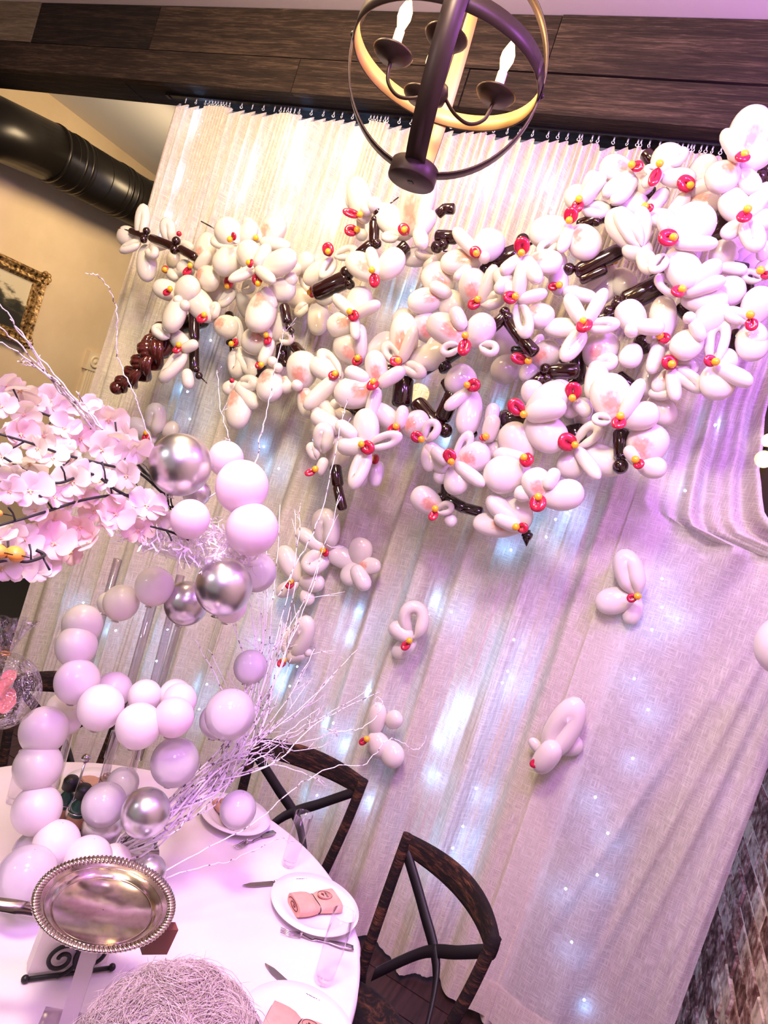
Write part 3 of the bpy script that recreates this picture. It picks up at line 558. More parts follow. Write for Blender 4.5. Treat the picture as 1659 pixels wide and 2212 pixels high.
FL = """3|325,520|-|2|p 350,405,95;r 222,478,120;p 262,556,75;r 330,640,120;p 408,592,80|seen from behind the thin twig at the farthest branch tip
3|515,535|598,490,34|1|p 515,458,95;p 585,545,75;r 500,605,80;n 445,545,60|seen from behind on the tip twig, with a tiny red bud
3|680,705|655,732,60|2|R 720,580,135;n 735,650,70;R 755,755,140;r 592,680,100|with pink stained petals and lip near the tip twig
3|555,850|530,862,50|3|r 480,822,120;r 605,818,150;b 570,898,60;b 615,930,60;r 540,980,150|with four fat petals and little bubbles above the braided trunk
3|520,722|512,715,50|1|n 540,740,60;r 560,690,80;n 600,720,60|small and half hidden above the fat-petalled one near the trunk
3|940,535|960,515,50|3|r 880,462,165;r 985,452,110;l 850,522,90;r 862,622,165|with a big top petal at the black bent twig
3|1095,528|1072,522,45|2|R 1152,438,160;n 1052,458,80;n 1190,545,80|with one big pink kissed petal beside the bent twig flower
3|1062,688|1068,690,60|4|r 1005,602,160;n 1105,612,75;r 1190,650,150;p 985,740,75;n 1135,745,70|facing forward below the pink kissed petal one
3|918,825|925,805,70|1|p 858,748,90;l 1010,810,85;p 880,890,80;r 960,908,100;r 820,840,130|with a sideways red lip in the upper left cluster
3|1112,812|1100,785,75|3|r 1200,812,140;n 1142,885,80;R 1095,962,180;r 1255,755,90|with a red ring lip and hanging big petal in the left cluster
3|770,1015|755,1032,70|2|R 842,1045,135;p 792,958,75;r 705,925,150|with a red crescent lip beside the hanging dark stem
3|612,1205|600,1232,60|3|r 545,1142,105;p 468,1100,90;n 642,1190,65;p 545,1320,120;n 630,1395,70|drooping just above the braided trunk end
3|490,1185|-|1|n 478,1192,70;r 470,1130,80|small pair of petals against the braided trunk end
3|1165,1145|1168,1172,60|2|R 1062,1145,175;r 1192,1055,135;n 1098,1060,75;l 1262,1140,85;n 1140,1235,75|with orange centre and lip in the left hanging cluster
3|948,1190|962,1182,55|1|p 945,1095,80;p 940,1292,130;p 1008,1290,110|with doubled hanging petals in the left hanging cluster
3|935,1420|935,1418,32|2|n 1002,1500,90;p 1015,1425,100;r 888,1445,90;R 948,1572,165|lowest in the left hanging cluster, its petal speckled
3|1128,1325|1112,1325,50|2|b 1175,1290,60;b 1215,1330,55;R 1148,1435,165;R 1232,1420,100|with small bubbles and pink streaks in the left hanging cluster
3|1335,1430|-|2|R 1350,1335,185;b 1330,1440,70;R 1360,1535,110|showing one large round petal beside the left hanging cluster
3|1438,868|1462,860,85|2|l 1392,780,100;r 1322,862,140;l 1508,880,100;p 1348,955,75;r 1450,995,130|five-petalled with a red ring lip, standing alone between two clusters
3|1552,610|1550,598,80|1|r 1445,690,120;l 1520,692,95;l 1632,590,95|small one with a red ring lip on the dark stem between clusters
3|1330,690|-|0|r 1365,650,110;n 1292,712,80|pale beige pair of petals at the back between two clusters
4|445,385|392,378,60|2|r 410,245,150;r 375,240,120;b 470,325,75;b 520,300,90|with a tall curved petal standing highest left of the chandelier base
4|425,480|388,482,80|1|b 440,490,70;n 430,410,50|tiny one with a red ring lip under the tallest flower
4|725,478|722,475,75|2|r 620,385,165;p 612,490,80;R 790,275,205|with a huge top petal directly under the chandelier
4|800,470|-|3|n 850,330,85;n 840,420,95;n 820,520,85|facing down below the huge petal under the chandelier
4|528,742|532,790,75|4|R 428,672,150;n 505,650,75;r 605,655,155|classic front facing one with pink smudge and red lip down
4|390,998|402,1012,75|3|r 397,892,165;R 292,1035,145;n 320,930,75;n 482,965,70;n 400,1080,60|with a round petal and red lip below the front facing smudged one
4|1178,628|1172,620,75|3|r 1228,528,185;n 1102,542,80;R 1045,635,160;n 1080,730,70;b 1220,640,70|with sideways red lip, big round top petal, near the chandelier base
4|880,595|-|1|r 770,600,120;l 830,590,95;r 865,650,110;r 960,630,90|white and lipless cluster between the dark stems below the chandelier
4|960,850|-|2|R 905,752,180;n 940,840,80;r 985,905,160;R 840,890,150|lipless with a pink smudge in the middle of the drift
4|1185,925|1162,942,80|3|R 1142,812,175;n 1240,805,85;p 1268,895,110|with deep red ring lip and stained petal right of the middle smudge
4|1112,1155|1105,1220,90|5|n 1050,1018,90;r 1170,1075,180;l 990,1205,95;l 1240,1200,100;R 972,1075,175|largest classic front facing one in the centre with yellow bead
4|432,1288|425,1295,70|2|R 350,1205,170;n 440,1175,75;r 528,1192,140|upper one of the stacked pair by the white twig tip
4|535,1440|532,1460,85|4|R 395,1475,190;n 410,1378,90;R 518,1325,130;n 622,1385,85;n 500,1565,85|lower one of the stacked pair by the white twig tip
4|685,1302|672,1305,75|3|R 682,1125,170;n 738,1185,75;r 838,1240,170;p 768,1340,95;l 620,1230,110|with narrow petals around a tilted red lip left of centre
4|905,1130|-|2|R 838,1060,165;n 880,1205,70;r 690,1010,140|round petalled one tucked left of the central front facing flower
4|1130,1455|1155,1452,90|3|r 1050,1395,190;n 1050,1530,75;r 1110,1610,150|with a red ring lip above the fat black stem stub
4|1420,905|1390,910,90|4|n 1352,800,95;n 1450,785,90;n 1520,880,75;R 1560,990,150;l 1462,1035,125|spider shaped with four long petals and red lip beside the black knot
4|1465,625|1468,585,105|4|n 1395,690,85;n 1520,720,90;R 1585,640,150;r 1380,740,110;n 1340,800,80|with an upward red ring lip beside the fat dark branch
4|1500,1305|1445,1290,75|3|R 1590,1235,160;r 1490,1335,120|with a round bud petal and red cap near the maroon fork
4|1580,1110|-|0|r 1370,1150,180;r 1350,1320,170;n 1530,1200,70|dim beige one at the back behind the centre
4|290,1385|280,1390,65|2|l 218,1290,110;r 190,1330,130;n 190,1495,100;r 270,1450,90|looped one left of the stacked pair
4|675,1718|660,1735,85|3|r 590,1640,120;n 688,1640,75;R 765,1680,165|with oval petals and red ring lip over the lower twig
4|230,1590|-|2|l 190,1590,110;b 270,1560,60;r 215,1690,120;n 300,1620,70|lipless knot of loops left of the lower centre
5|798,380|822,378,75|2|R 690,345,165;n 700,470,100;p 735,500,125;r 855,430,110|with a pink kissed petal high on the branch right of the chandelier
5|458,600|448,625,80|2|r 430,530,130;n 540,510,95;n 520,450,80;p 560,610,105|with folded petals on the upper branch nearest the chandelier
5|402,720|412,690,95|3|r 262,745,185;n 368,815,75;R 480,815,180;l 248,855,105|with an upward red ring lip on the upper branch
5|962,382|935,448,75|3|r 1010,280,180;p 1082,290,90;r 1080,400,120;l 918,370,80;n 920,430,80|with a long crimson lip high under the curtain hooks
5|1148,508|1125,498,110|2|r 1225,380,160;n 1215,480,90;R 1255,565,150;n 1085,600,90|with a broad red lip beside the highest right cluster
5|1488,330|1478,345,95|5|R 1542,115,235;n 1425,235,95;R 1370,380,200;r 1585,255,150;r 1540,412,110|topmost and biggest, standing against the dark beam
5|880,642|898,645,60|2|r 800,575,175;n 950,560,85;p 978,680,110;r 860,720,120|with yellow centre nearly hiding its red lip in the right cluster
5|1508,672|1490,712,95|4|r 1452,572,175;p 1590,555,110;r 1620,665,130;p 1552,790,130;r 1432,735,100|purple lit with cupped lower petal at the far right
5|1042,838|1015,838,120|5|r 1165,705,240;p 1008,705,105;n 1190,842,85;r 1112,972,190;l 960,965,110|big one with a wide red ring lip in the right cluster
5|850,860|-|4|p 770,745,120;p 850,720,110;r 745,740,170;r 822,850,150;p 882,950,110|lipless, folded like cupped hands in the right cluster
5|680,975|650,960,85|1|r 725,1065,150;r 620,1090,140;n 560,1060,90|dim grey one hanging behind with a red and yellow centre
5|1340,985|-|3|r 1370,885,150;n 1430,1005,75;n 1260,1040,110|lilac lipless one with one long oval petal
5|1098,1165|1072,1180,90|4|l 1015,1108,110;n 1225,1070,110;n 1240,1130,90;r 1250,1190,150;r 1400,1120,170|with a lilac fan of petals and left pointing lip
5|1600,1050|1630,1070,60|3|l 1550,1035,95;r 1640,985,110;n 1620,880,70|violet one cut by the photo edge
5|330,1130|295,1130,60|2|n 320,1065,110;l 400,1140,85;n 450,1160,85;r 290,960,150|small folded one under the dark stem stub
5|490,1365|498,1395,110|4|n 430,1262,90;n 560,1250,80;r 350,1360,125;p 605,1355,95;p 415,1480,115|with spread arms and wide crimson lip below the stub
5|845,1370|-|4|r 780,1280,165;n 900,1375,95;b 790,1390,90;r 780,1530,130|lilac lipless one with a stack of bubbles
5|972,1452|992,1460,75|3|r 982,1305,150;b 905,1445,55;b 940,1470,55;n 938,1565,85;r 1030,1510,110|pale one with a round red bead and oval top petal
5|1210,1400|-|4|r 1292,1290,180;b 1152,1320,72;n 1205,1390,80;r 1142,1460,175|lipless one with two bubbles and round petals at the right
5|1530,1330|1540,1372,80|4|r 1590,1220,175;p 1445,1295,100;r 1560,1400,150;r 1555,1450,170|violet one with a clear lower petal at the far right edge
5|1305,1612|1275,1605,80|4|l 1332,1445,140;r 1375,1570,140;r 1330,1705,190;n 1430,1675,100|with a looped petal on top, lowest at the far right
5|1035,1622|1025,1612,95|3|l 1130,1620,120;n 1052,1735,80;p 1150,1700,105;R 985,1700,110|with a flat red lip in the lower right cluster
5|550,1600|-|3|R 582,1500,205;p 618,1592,110;n 580,1680,110;n 540,1720,90|with a veined pink smudge right of the maroon fork
5|1250,1080|-|1|r 1520,900,130;r 1560,950,120;n 1380,960,90|dim violet one behind the far right stems
5|420,1830|425,1790,110|3|r 395,1860,120;n 470,1880,80;r 330,1740,110|with an upward red ring beside the maroon fork
5|905,1790|-|2|r 895,1705,140;r 975,1880,150;n 960,1800,70|purple lipless one right of the big smudged petal
6|1368,388|1362,412,60|5|R 1328,290,145;n 1412,308,55;r 1445,368,100;l 1290,382,55|front facing with pink smudge above the bulb ended black stem
6|1430,555|1442,570,45|4|R 1470,475,145;r 1490,570,80;n 1413,530,45|hanging at the end of the bulb ended black stem
6|1188,492|1158,482,75|3|r 1282,535,110;l 1240,445,80;n 1238,560,50;r 1168,555,100|with yellow bead and red ring below the lower right cluster
6|990,372|962,345,65|4|r 1072,310,120;n 1075,355,85;r 1010,270,80;r 1065,432,130|with long folded petals and red lip pointing to the chandelier side
6|998,545|1005,552,60|4|r 950,470,125;n 928,530,60;r 915,595,140|three petalled one with a red ring in the lower middle
6|1050,700|1048,720,70|5|R 1030,635,105;n 1092,620,50;r 1135,680,110;r 975,675,60|classic one with red lip down, lowest on the right of the drift
6|968,812|988,815,45|3|n 905,750,75;r 950,755,120;R 870,800,90;n 925,790,60|lowest one at the pointed black tail
6|648,745|640,770,38|3|R 595,705,95;l 672,735,55;r 685,780,45|small one at the lowest black twig fork
6|710,555|703,535,55|4|R 778,530,110;r 712,620,95;n 772,602,50;l 742,490,60;r 650,600,60|five petalled above the lowest black twig fork
6|592,470|575,460,48|4|l 615,425,75;r 632,535,75;n 660,530,50;r 600,530,60|narrow one beside the fat black stem stub
6|365,492|378,500,58|5|r 350,412,100;n 290,430,55;n 305,490,70;l 435,468,65;p 335,580,75|with looped petals above the curved black stem
6|178,588|158,600,32|3|p 152,510,50;p 200,460,80;n 185,570,40|small red tipped one left of the curved black stem
6|405,545|415,548,42|2|r 385,600,65;p 350,620,50;n 400,600,50|half hidden with a red lip beside the curved stem flower
6|230,410|-|2|p 190,355,85;n 215,400,70;r 225,440,70;r 235,495,95|pile of stacked loops left of the lower centre
6|842,462|832,465,30|3|n 855,422,60;n 860,368,50;r 860,500,60;r 830,500,50|long petalled one between the two lower stems
6|1240,560|-|1|r 1210,340,80;n 1215,370,60;r 1180,350,90|shadowed pair of petals above the lower right cluster
6|1395,330|-|1|r 1470,230,80;r 1535,355,75;n 1490,180,60|lilac back petals beside the front facing smudged flower
6|210,905|215,912,32|2|p 212,818,110;n 150,862,60;p 165,945,90|lone one drifting above the twigs with a folded wing
6|312,960|-|2|r 255,928,80;r 330,905,90;R 365,962,60;r 298,990,85;n 340,1010,60|lone one seen from its back, drifting beside the folded wing one
8|295,495|285,510,65|1|r 240,370,130;r 390,500,120;r 350,600,95;r 215,540,95|lone four petalled one drifting behind the twig tips
8|250,1020|232,1040,60|1|p 340,870,160;p 250,910,120;n 300,1000,80;b 385,975,50|lone sideways one drifting among the twig tips
8|1090,890|1065,920,62|1|l 1100,750,200;n 1010,835,110;r 1010,950,110|lone one drifting halfway down the curtain
8|805,1545|778,1562,50|1|r 830,1430,120;r 945,1440,110;r 840,1610,150;r 930,1670,150|lone one drifting above the curved chair back
7|820,555|790,565,60|1|p 770,400,170;r 785,450,130;r 680,585,160;r 790,650,110|lone one drifting high on the swagged panel
7|235,1590|190,1600,60|1|p 350,1390,190;r 385,1520,130;n 250,1570,130;r 180,1530,70|lone one drifting low at the edge of the swagged panel
2|855,362|852,382,55|1|p 885,275,120;r 790,325,100;r 935,328,90;r 800,405,70|lone one peeping above the biggest silver balloon"""
random.seed(11)
def inplane(c, px, py, Y):
    a, b_, s = CR[c]; return ony(a+s*px, b_+s*py, Y)
FB = Matrix(((1, 0, 0), (0, 0, -1), (0, 1, 0)))      # local x,y,z -> world x, up, toward the room
LAYY = [2.54, 2.48, 2.42, 2.37, 2.32, 2.27]
for line in FL.split('\n'):
    c, ct, lip, lay, pet, ph = line.split('|'); lay = int(lay)
    lone = 'lone' in ph
    Y = 2.60 if lone else LAYY[lay]+random.uniform(-.015, .015)
    sc = CR[c][2]; cx, cy = map(float, ct.split(','))
    P = inplane(c, cx, cy, Y); mpp = (P-CAM).dot(FWD)/FPX*sc
    kind = ' balloon orchid '
    root = empty('balloon_orchid', P, ('white' + kind + ph)[:140], 'balloon flower', 'balloon orchids on the curtain', FB)
    for i, q in enumerate(pet.split(';')):
        t, xy = q.split(); px, py, w = map(float, xy.split(','))
        T = inplane(c, px, py, Y); v = V((T.x-P.x, T.z-P.z)); w *= mpp*1.13
        L = 2*v.length*.98; base = V((0, 0)); d = v.normalized() if v.length > 1e-4 else V((0, 1))
        asp = {'r': 1.12, 'R': 1.12, 'n': 1.7, 'l': 1.25, 'p': 1.35, 'b': 1.0}[t]
        if L < w*asp*.85 or t == 'b' or L > w*asp*1.75: L = w*asp; base = v-d*L/2
        ang = math.atan2(d.y, d.x)-math.pi/2; tilt = random.uniform(-.05, .30) if t != 'b' else 0
        zz = {'r': -.012, 'R': -.012, 'n': .022, 'l': .012, 'p': .014, 'b': .03}[t]+random.uniform(-.008, .008)
        th = {'r': .74, 'R': .74, 'n': .95, 'l': 1, 'p': 1, 'b': 1}[t]
        ws = w/NAT[t]; zs = ws*th if t in 'rRnb' else ws*1.0
        if t == 'b': m4 = Matrix.Translation((v.x, v.y, zz)) @ Matrix.Diagonal((w, w, w, 1))
        else: m4 = Matrix.Translation((base.x, base.y, zz)) @ Matrix.Rotation(ang, 4, 'Z') @ Matrix.Rotation(tilt, 4, 'X') @ Matrix.Rotation(random.uniform(-.25, .25), 4, 'Y') @ Matrix.Diagonal((ws, L/math.cos(tilt), zs, 1))
        inst(PT[t].name.split('.')[0], PT[t], root, m4)
    if lip != '-':
        lx, ly, lw = map(float, lip.split(',')); T = inplane(c, lx, ly, Y); v = V((T.x-P.x, T.z-P.z)); lw *= mpp
        if lw/mpp < 40 and sc < .5: inst('lip', RB, root, Matrix.Translation((v.x, v.y, .05)) @ Matrix.Diagonal((lw, lw, lw, 1)))
        else:
            d = v.normalized() if v.length > 1e-4 else V((0, -1)); ang = math.atan2(d.y, d.x)-math.pi/2; L = max(lw*1.1, v.length*1.9)
            b0 = v-d*L/2; inst('lip', LIP, root, Matrix.Translation((b0.x, b0.y, .052)) @ Matrix.Rotation(ang, 4, 'Z') @ Matrix.Rotation(random.uniform(-.1, .6), 4, 'X') @ Matrix.Diagonal((lw/.86, L, lw*.9, 1)))
            yw = .026; inst('centre', YEL, root, Matrix.Translation((-d.x*.004, -d.y*.004, .066)) @ Matrix.Diagonal((yw, yw, yw*.9, 1)))

# ---------------------------------------------------------------- dark balloon branches
BR = """3|2.40|s 145,418 240,440 9;t 238,440 345,478 44;b 355,448 44;b 336,502 44;t 365,482 525,545 50;b 545,512 52;b 532,568 52;t 555,552 660,612 52|thin tipped maroon balloon twig farthest from the brick wall
3|2.46|s 695,380 780,425 9;s 780,425 810,460 9|bent black wire tip behind the big white petals
3|2.42|t 650,930 650,1140 62;b 662,1155 42;t 650,1170 650,1335 58;b 672,1330 42;b 690,1372 44;s 700,1385 732,1416 9|straight maroon balloon stem hanging beside the braided trunk
3|2.52|t 560,1050 720,1000 100;b 700,1030 70|fat black balloon stub behind the straight hanging stem
3|2.52|t 870,960 900,1090 55;t 900,1100 905,1230 50;b 880,1160 36|slim black balloon stem between two left clusters
3|2.40|t 1225,910 1250,1030 62;b 1262,1062 40;b 1282,1085 36;s 1272,1085 1280,1122 9|short black balloon bud hanging in the left cluster
3|2.44|t 1280,1165 1395,1295 62;b 1400,1282 42|slanting maroon balloon stem right of the left cluster
3|2.48|t 1225,1165 1215,1285 90;b 1240,1292 46;t 1092,1280 1030,1395 70;b 1062,1450 40|broad black balloon stem low in the left cluster
4|2.40|t 110,845 330,745 105;b 330,720 88;b 350,790 60|thick black balloon branch joining the first two clusters
4|2.40|s 655,225 545,308 9;b 530,330 54;b 508,375 44;t 500,370 497,525 62;b 520,530 60;t 490,525 395,600 72|upright black balloon twig with a wire tip left of the chandelier base
4|2.44|t 625,610 710,530 74|short maroon balloon stem under the chandelier flower
4|2.42|t 900,340 960,290 58;t 940,300 1012,300 62|hooked maroon balloon finger right of the huge top petal
4|2.42|t 890,475 1030,485 78;b 905,550 75;b 945,535 66;s 1010,485 1048,512 9;s 940,570 1008,580 9|pair of black balloon buds with wire tips right of the chandelier base
4|2.44|t 1190,720 1290,640 100;t 1250,650 1420,590 125;b 1452,512 84;b 1240,730 90;s 1490,530 1530,508 20|fattest black balloon branch in the centre
4|2.30|t 1235,1075 1340,985 72;b 1338,968 66;b 1358,1002 66;t 1350,1010 1450,1150 72;t 1440,1130 1530,1225 78|bent maroon balloon stem crossing beside the spider shaped flower
4|2.42|t 1060,1180 930,1270 95;t 930,1250 960,1340 80;t 910,1270 780,1350 80|black balloon elbow below the central flower
4|2.42|t 690,1370 672,1560 120;b 605,1350 90|thick maroon balloon stub left of the golden glow
4|2.40|t 760,1530 920,1720 105;t 1010,1470 930,1650 100;b 960,1722 84;t 950,1390 1000,1480 70|forked fat black balloon stem at the golden glow
4|2.42|t 1075,1640 1130,1760 70;b 1112,1748 50|small maroon balloon stem right of the forked fat stem
4|2.46|t 370,1590 560,1625 80;t 300,1560 380,1600 60|black balloon stem behind the stacked pair of flowers
4|2.40|t 1310,1660 1490,1640 130;b 1370,1640 100|black balloon stem beneath the long folded petals
5|2.44|t 735,555 590,660 78;t 620,640 440,705 72;b 560,690 50;b 580,672 40|maroon balloon stem rising behind the upper branch flowers
5|2.46|t 868,235 925,300 80|short black balloon stub just below the curtain hooks
5|2.46|t 770,485 930,500 80|black balloon stem under the high crimson lipped flower
5|2.40|t 420,1010 712,865 95;b 385,990 72;t 450,1060 620,985 58|smooth maroon balloon stub pointing up to the right cluster
5|2.40|t 720,1210 980,1080 135;b 700,1215 84;b 640,1262 72;t 560,1320 690,1270 80;b 690,1180 40|heavy black balloon branch in the right cluster
5|2.42|t 1250,800 1420,640 150;s 1285,772 1445,680 14;b 1295,770 34|black balloon branch with a wire at the far right
5|2.46|t 900,1070 1010,1030 90;t 1085,1210 1180,1310 85|black balloon stub behind the big red ringed flower
5|2.44|t 1495,1020 1510,1240 120;t 1470,1370 1430,1520 78;t 1420,960 1530,980 60|long black balloon stem beside the far right edge
5|2.36|b 235,1630 72;b 245,1690 60;t 250,1640 440,1635 92;t 225,1670 140,1740 88;t 10,1500 170,1505 50|maroon balloon fork with a knot right of centre
5|2.44|t 440,1500 440,1700 95;t 330,1760 470,1680 70;t 690,1660 790,1745 80|thick black balloon stem right of the maroon fork
5|2.44|b 850,1460 100;t 850,1400 870,1520 70|black balloon bud between the lilac flowers
5|2.46|b 1620,335 66;b 1612,400 76;b 1600,432 66;t 1640,350 1650,480 60|black balloon bubbles at the far right edge
6|2.40|t 228,560 240,645 44;t 235,640 258,738 38|curved black balloon stem hanging low beside the white twig tips
6|2.36|t 1368,415 1370,535 60;b 1367,530 42;b 1365,568 58|black balloon stem ending in a bulb, low on the right
6|2.42|t 672,625 668,700 42;b 655,692 42;t 665,690 745,735 42;t 735,730 812,750 40|lowest black balloon twig, forked like a pointing finger
6|2.44|c 990,820 990,885 34;t 975,830 1010,850 30|pointed black balloon tail under the lowest flower
6|2.46|t 1180,400 1190,480 80;t 1120,100 1160,140 60|black balloon stem above the lower right red ring
6|2.46|t 880,390 980,380 80|black balloon stem beside the long petalled flower
3|2.46|b 470,1230 60;t 430,1160 520,1180 110|black balloon knot where the braided trunk meets the flowers"""
tmb = MB().lathe([(.002, 0), (.25, .012), (.42, .05), (.5, .13), (.5, .87), (.42, .95), (.25, .988), (.002, 1)], 16, Matrix(((1, 0, 0, 0), (0, 0, 1, 0), (0, 1, 0, 0), (0, 0, 0, 1))))
TM = tmb.mesh('segment', 'maroon'); BM_ = BUB.mesh('bubble', 'maroon')
for line in BR.split('\n'):
    c, Y, segs, ph = line.split('|'); Y = float(Y)-.01; s0 = None
    for q in segs.split(';'):
        k, rest = q[0], q[1:].split()
        if k == 'b': (x, y), w = map(float, rest[0].split(',')), float(rest[1]); A = inplane(c, x, y, Y)
        else: (x, y), (x2, y2), w = map(float, rest[0].split(',')), map(float, rest[1].split(',')), float(rest[2]); A = inplane(c, x, y, Y); B = inplane(c, x2, y2, Y)
        mpp = (A-CAM).dot(FWD)/FPX*CR[c][2]; w *= mpp*(1.1 if k in 'tb' else 1)
        if s0 is None: s0 = empty('balloon_branch', A, ph, 'balloon branch', 'dark balloon branches between the orchids')
        if k == 'b': inst('bubble', BM_, s0, Matrix.Translation(A-s0.location+V((0, -.01, 0))) @ Matrix.Diagonal((w, w, w, 1)))
        elif k in 'sc': MB().tube([A, (A+B)/2, B], [w/2, w/2, w*.4 if k == 's' else w*.05], 8).build('tip', 'maroon', s0)
        else:
            d = B-A; rt = d.to_track_quat('Y', 'Z').to_matrix().to_4x4()
            inst('segment', TM, s0, Matrix.Translation(A-s0.location) @ rt @ Matrix.Diagonal((w, d.length*1.06, w, 1)))
# braided trunk
ax = smoothpts([inplane('3', x, y, Y) for x, y, Y in ((155, 1445, 2.42), (215, 1400, 2.42), (285, 1350, 2.40), (350, 1270, 2.38), (400, 1190, 2.38), (450, 1120, 2.44), (520, 1060, 2.5))], 8)
tr = empty('braided_balloons', ax[0], 'braided trunk of twisted glossy maroon balloons', 'balloon trunk')
mp3 = (ax[0]-CAM).dot(FWD)/FPX*.3375
for g_ in range(3):
    for q_ in (-1, 0, 1):
        pts, rs = [], []
        for i, p in enumerate(ax):
            t = i/(len(ax)-1); Rr = (50+58*math.sin(min(1, t*1.35)*math.pi*.5))*mp3
            d = (ax[min(i+1, len(ax)-1)]-ax[max(i-1, 0)]).normalized(); u = d.cross(V((0, -1, 0))).normalized(); w_ = d.cross(u)
            th_ = g_*2.094+t*2.1*6.283
            ld = (d*1.0+u*.9*math.cos(th_)).normalized(); sd_ = ld.cross(w_).normalized(); pts.append(p+u*Rr*.52*math.sin(th_)+w_*(Rr*.40*math.sin(2*th_)+(Rr*.10 if q_ == 0 else 0)*(1 if w_.y < 0 else -1))+sd_*q_*Rr*.27); rs.append(Rr*.21*(.8+.2*min(1, t*8)))
        MB().tube(pts, rs, 12).build('strand', 'maroon2', tr)
MB().sphere(ax[0], 44*mp3, 16, 12).build('knot', 'maroon2', tr)

# ---------------------------------------------------------------- table
TC = V((-.89, 1.29, 0)); TRr = .612; TZ = .76
tb = empty('round_table', (TC.x, TC.y, 0), 'round dining table hidden under the white tablecloth', 'table')
MB().lathe([(.001, TZ-.03), (TRr-.02, TZ-.03), (TRr-.02, TZ-.005), (.001, TZ-.005)], 48, Matrix.Translation(TC)).build('tabletop', 'chair_dark', tb)
MB().lathe([(.001, .0), (.26, .0), (.26, .02), (.06, .05), (.045, .1), (.045, .73), (.001, .73)], 24, Matrix.Translation(TC)).build('pedestal', 'black', tb)
b = MB(); nC = 160
prof = [(.001, TZ), (.2, TZ), (.4, TZ), (.55, TZ), (TRr-.006, TZ), (TRr+.003, TZ-.004), (TRr+.008, TZ-.02), (TRr+.012, TZ-.08), (TRr+.02, TZ-.17), (TRr+.028, TZ-.27)]
for i, (r_, z_) in enumerate(prof):
    for j in range(nC):
        q = 2*math.pi*j/nC; k = max(0, i-5)/4; rr_ = r_+k*.022*(math.sin(q*13)+.6*math.sin(q*21+1)); b.v.append(TC+V((rr_*math.cos(q), rr_*math.sin(q), z_+(.0008*math.sin(q*5+r_*19) if i < 4 else 0))))
for i in range(len(prof)-1):
    for j in range(nC): b.f.append((i*nC+j, i*nC+(j+1) % nC, (i+1)*nC+(j+1) % nC, (i+1)*nC+j))
cl = b.build('tablecloth', 'cloth', origin=(TC.x, TC.y, TZ)); tag(cl, 'white tablecloth draped over the round dining table, lit pink and purple', 'tablecloth')
TZ += .0015

# ---------------------------------------------------------------- place settings
def plate_prof(r): return [(.001, .004), (r*.55, .004), (r*.62, .006), (r*.72, .014), (r, .022), (r*1.005, .024), (r, .0255), (r*.72, .0175), (r*.60, .009), (.001, .008)]
def text_mesh(s, size, T, ext=.0002):
    c = bpy.data.curves.new('lettering', 'FONT'); c.body = s; c.size = size; c.extrude = ext; c.align_x = 'CENTER'; c.align_y = 'CENTER'; c.resolution_u = 2
    o = bpy.data.objects.new('tmp', c); scn.collection.objects.link(o); dg = bpy.context.evaluated_depsgraph_get()
    me = bpy.data.meshes.new_from_object(o.evaluated_get(dg)); bpy.data.objects.remove(o); me.transform(T); return me
def plate(P, r, label, mark=0):
    e = empty('dinner_plate', P, label, 'plate', 'dinner plates')
    MB().lathe(plate_prof(r), 56, Matrix.Translation(P)).build('dish', 'china', e)
    MB().lathe([(r*.5, .0), (r*.52, .0), (r*.54, .0065), (r*.5, .0065)], 40, Matrix.Translation(P)).build('foot_ring', 'china', e)
    # small printed word on the rim
    a = mark; me = text_mesh('MEZE', .014, Matrix.Translation((0, -r*.86, .0197)) @ Matrix.Rotation(math.radians(17), 4, 'X')); me.materials.append(M['cord'])
    inst('rim_lettering', me, e, Matrix.Rotation(a, 4, 'Z')); return e
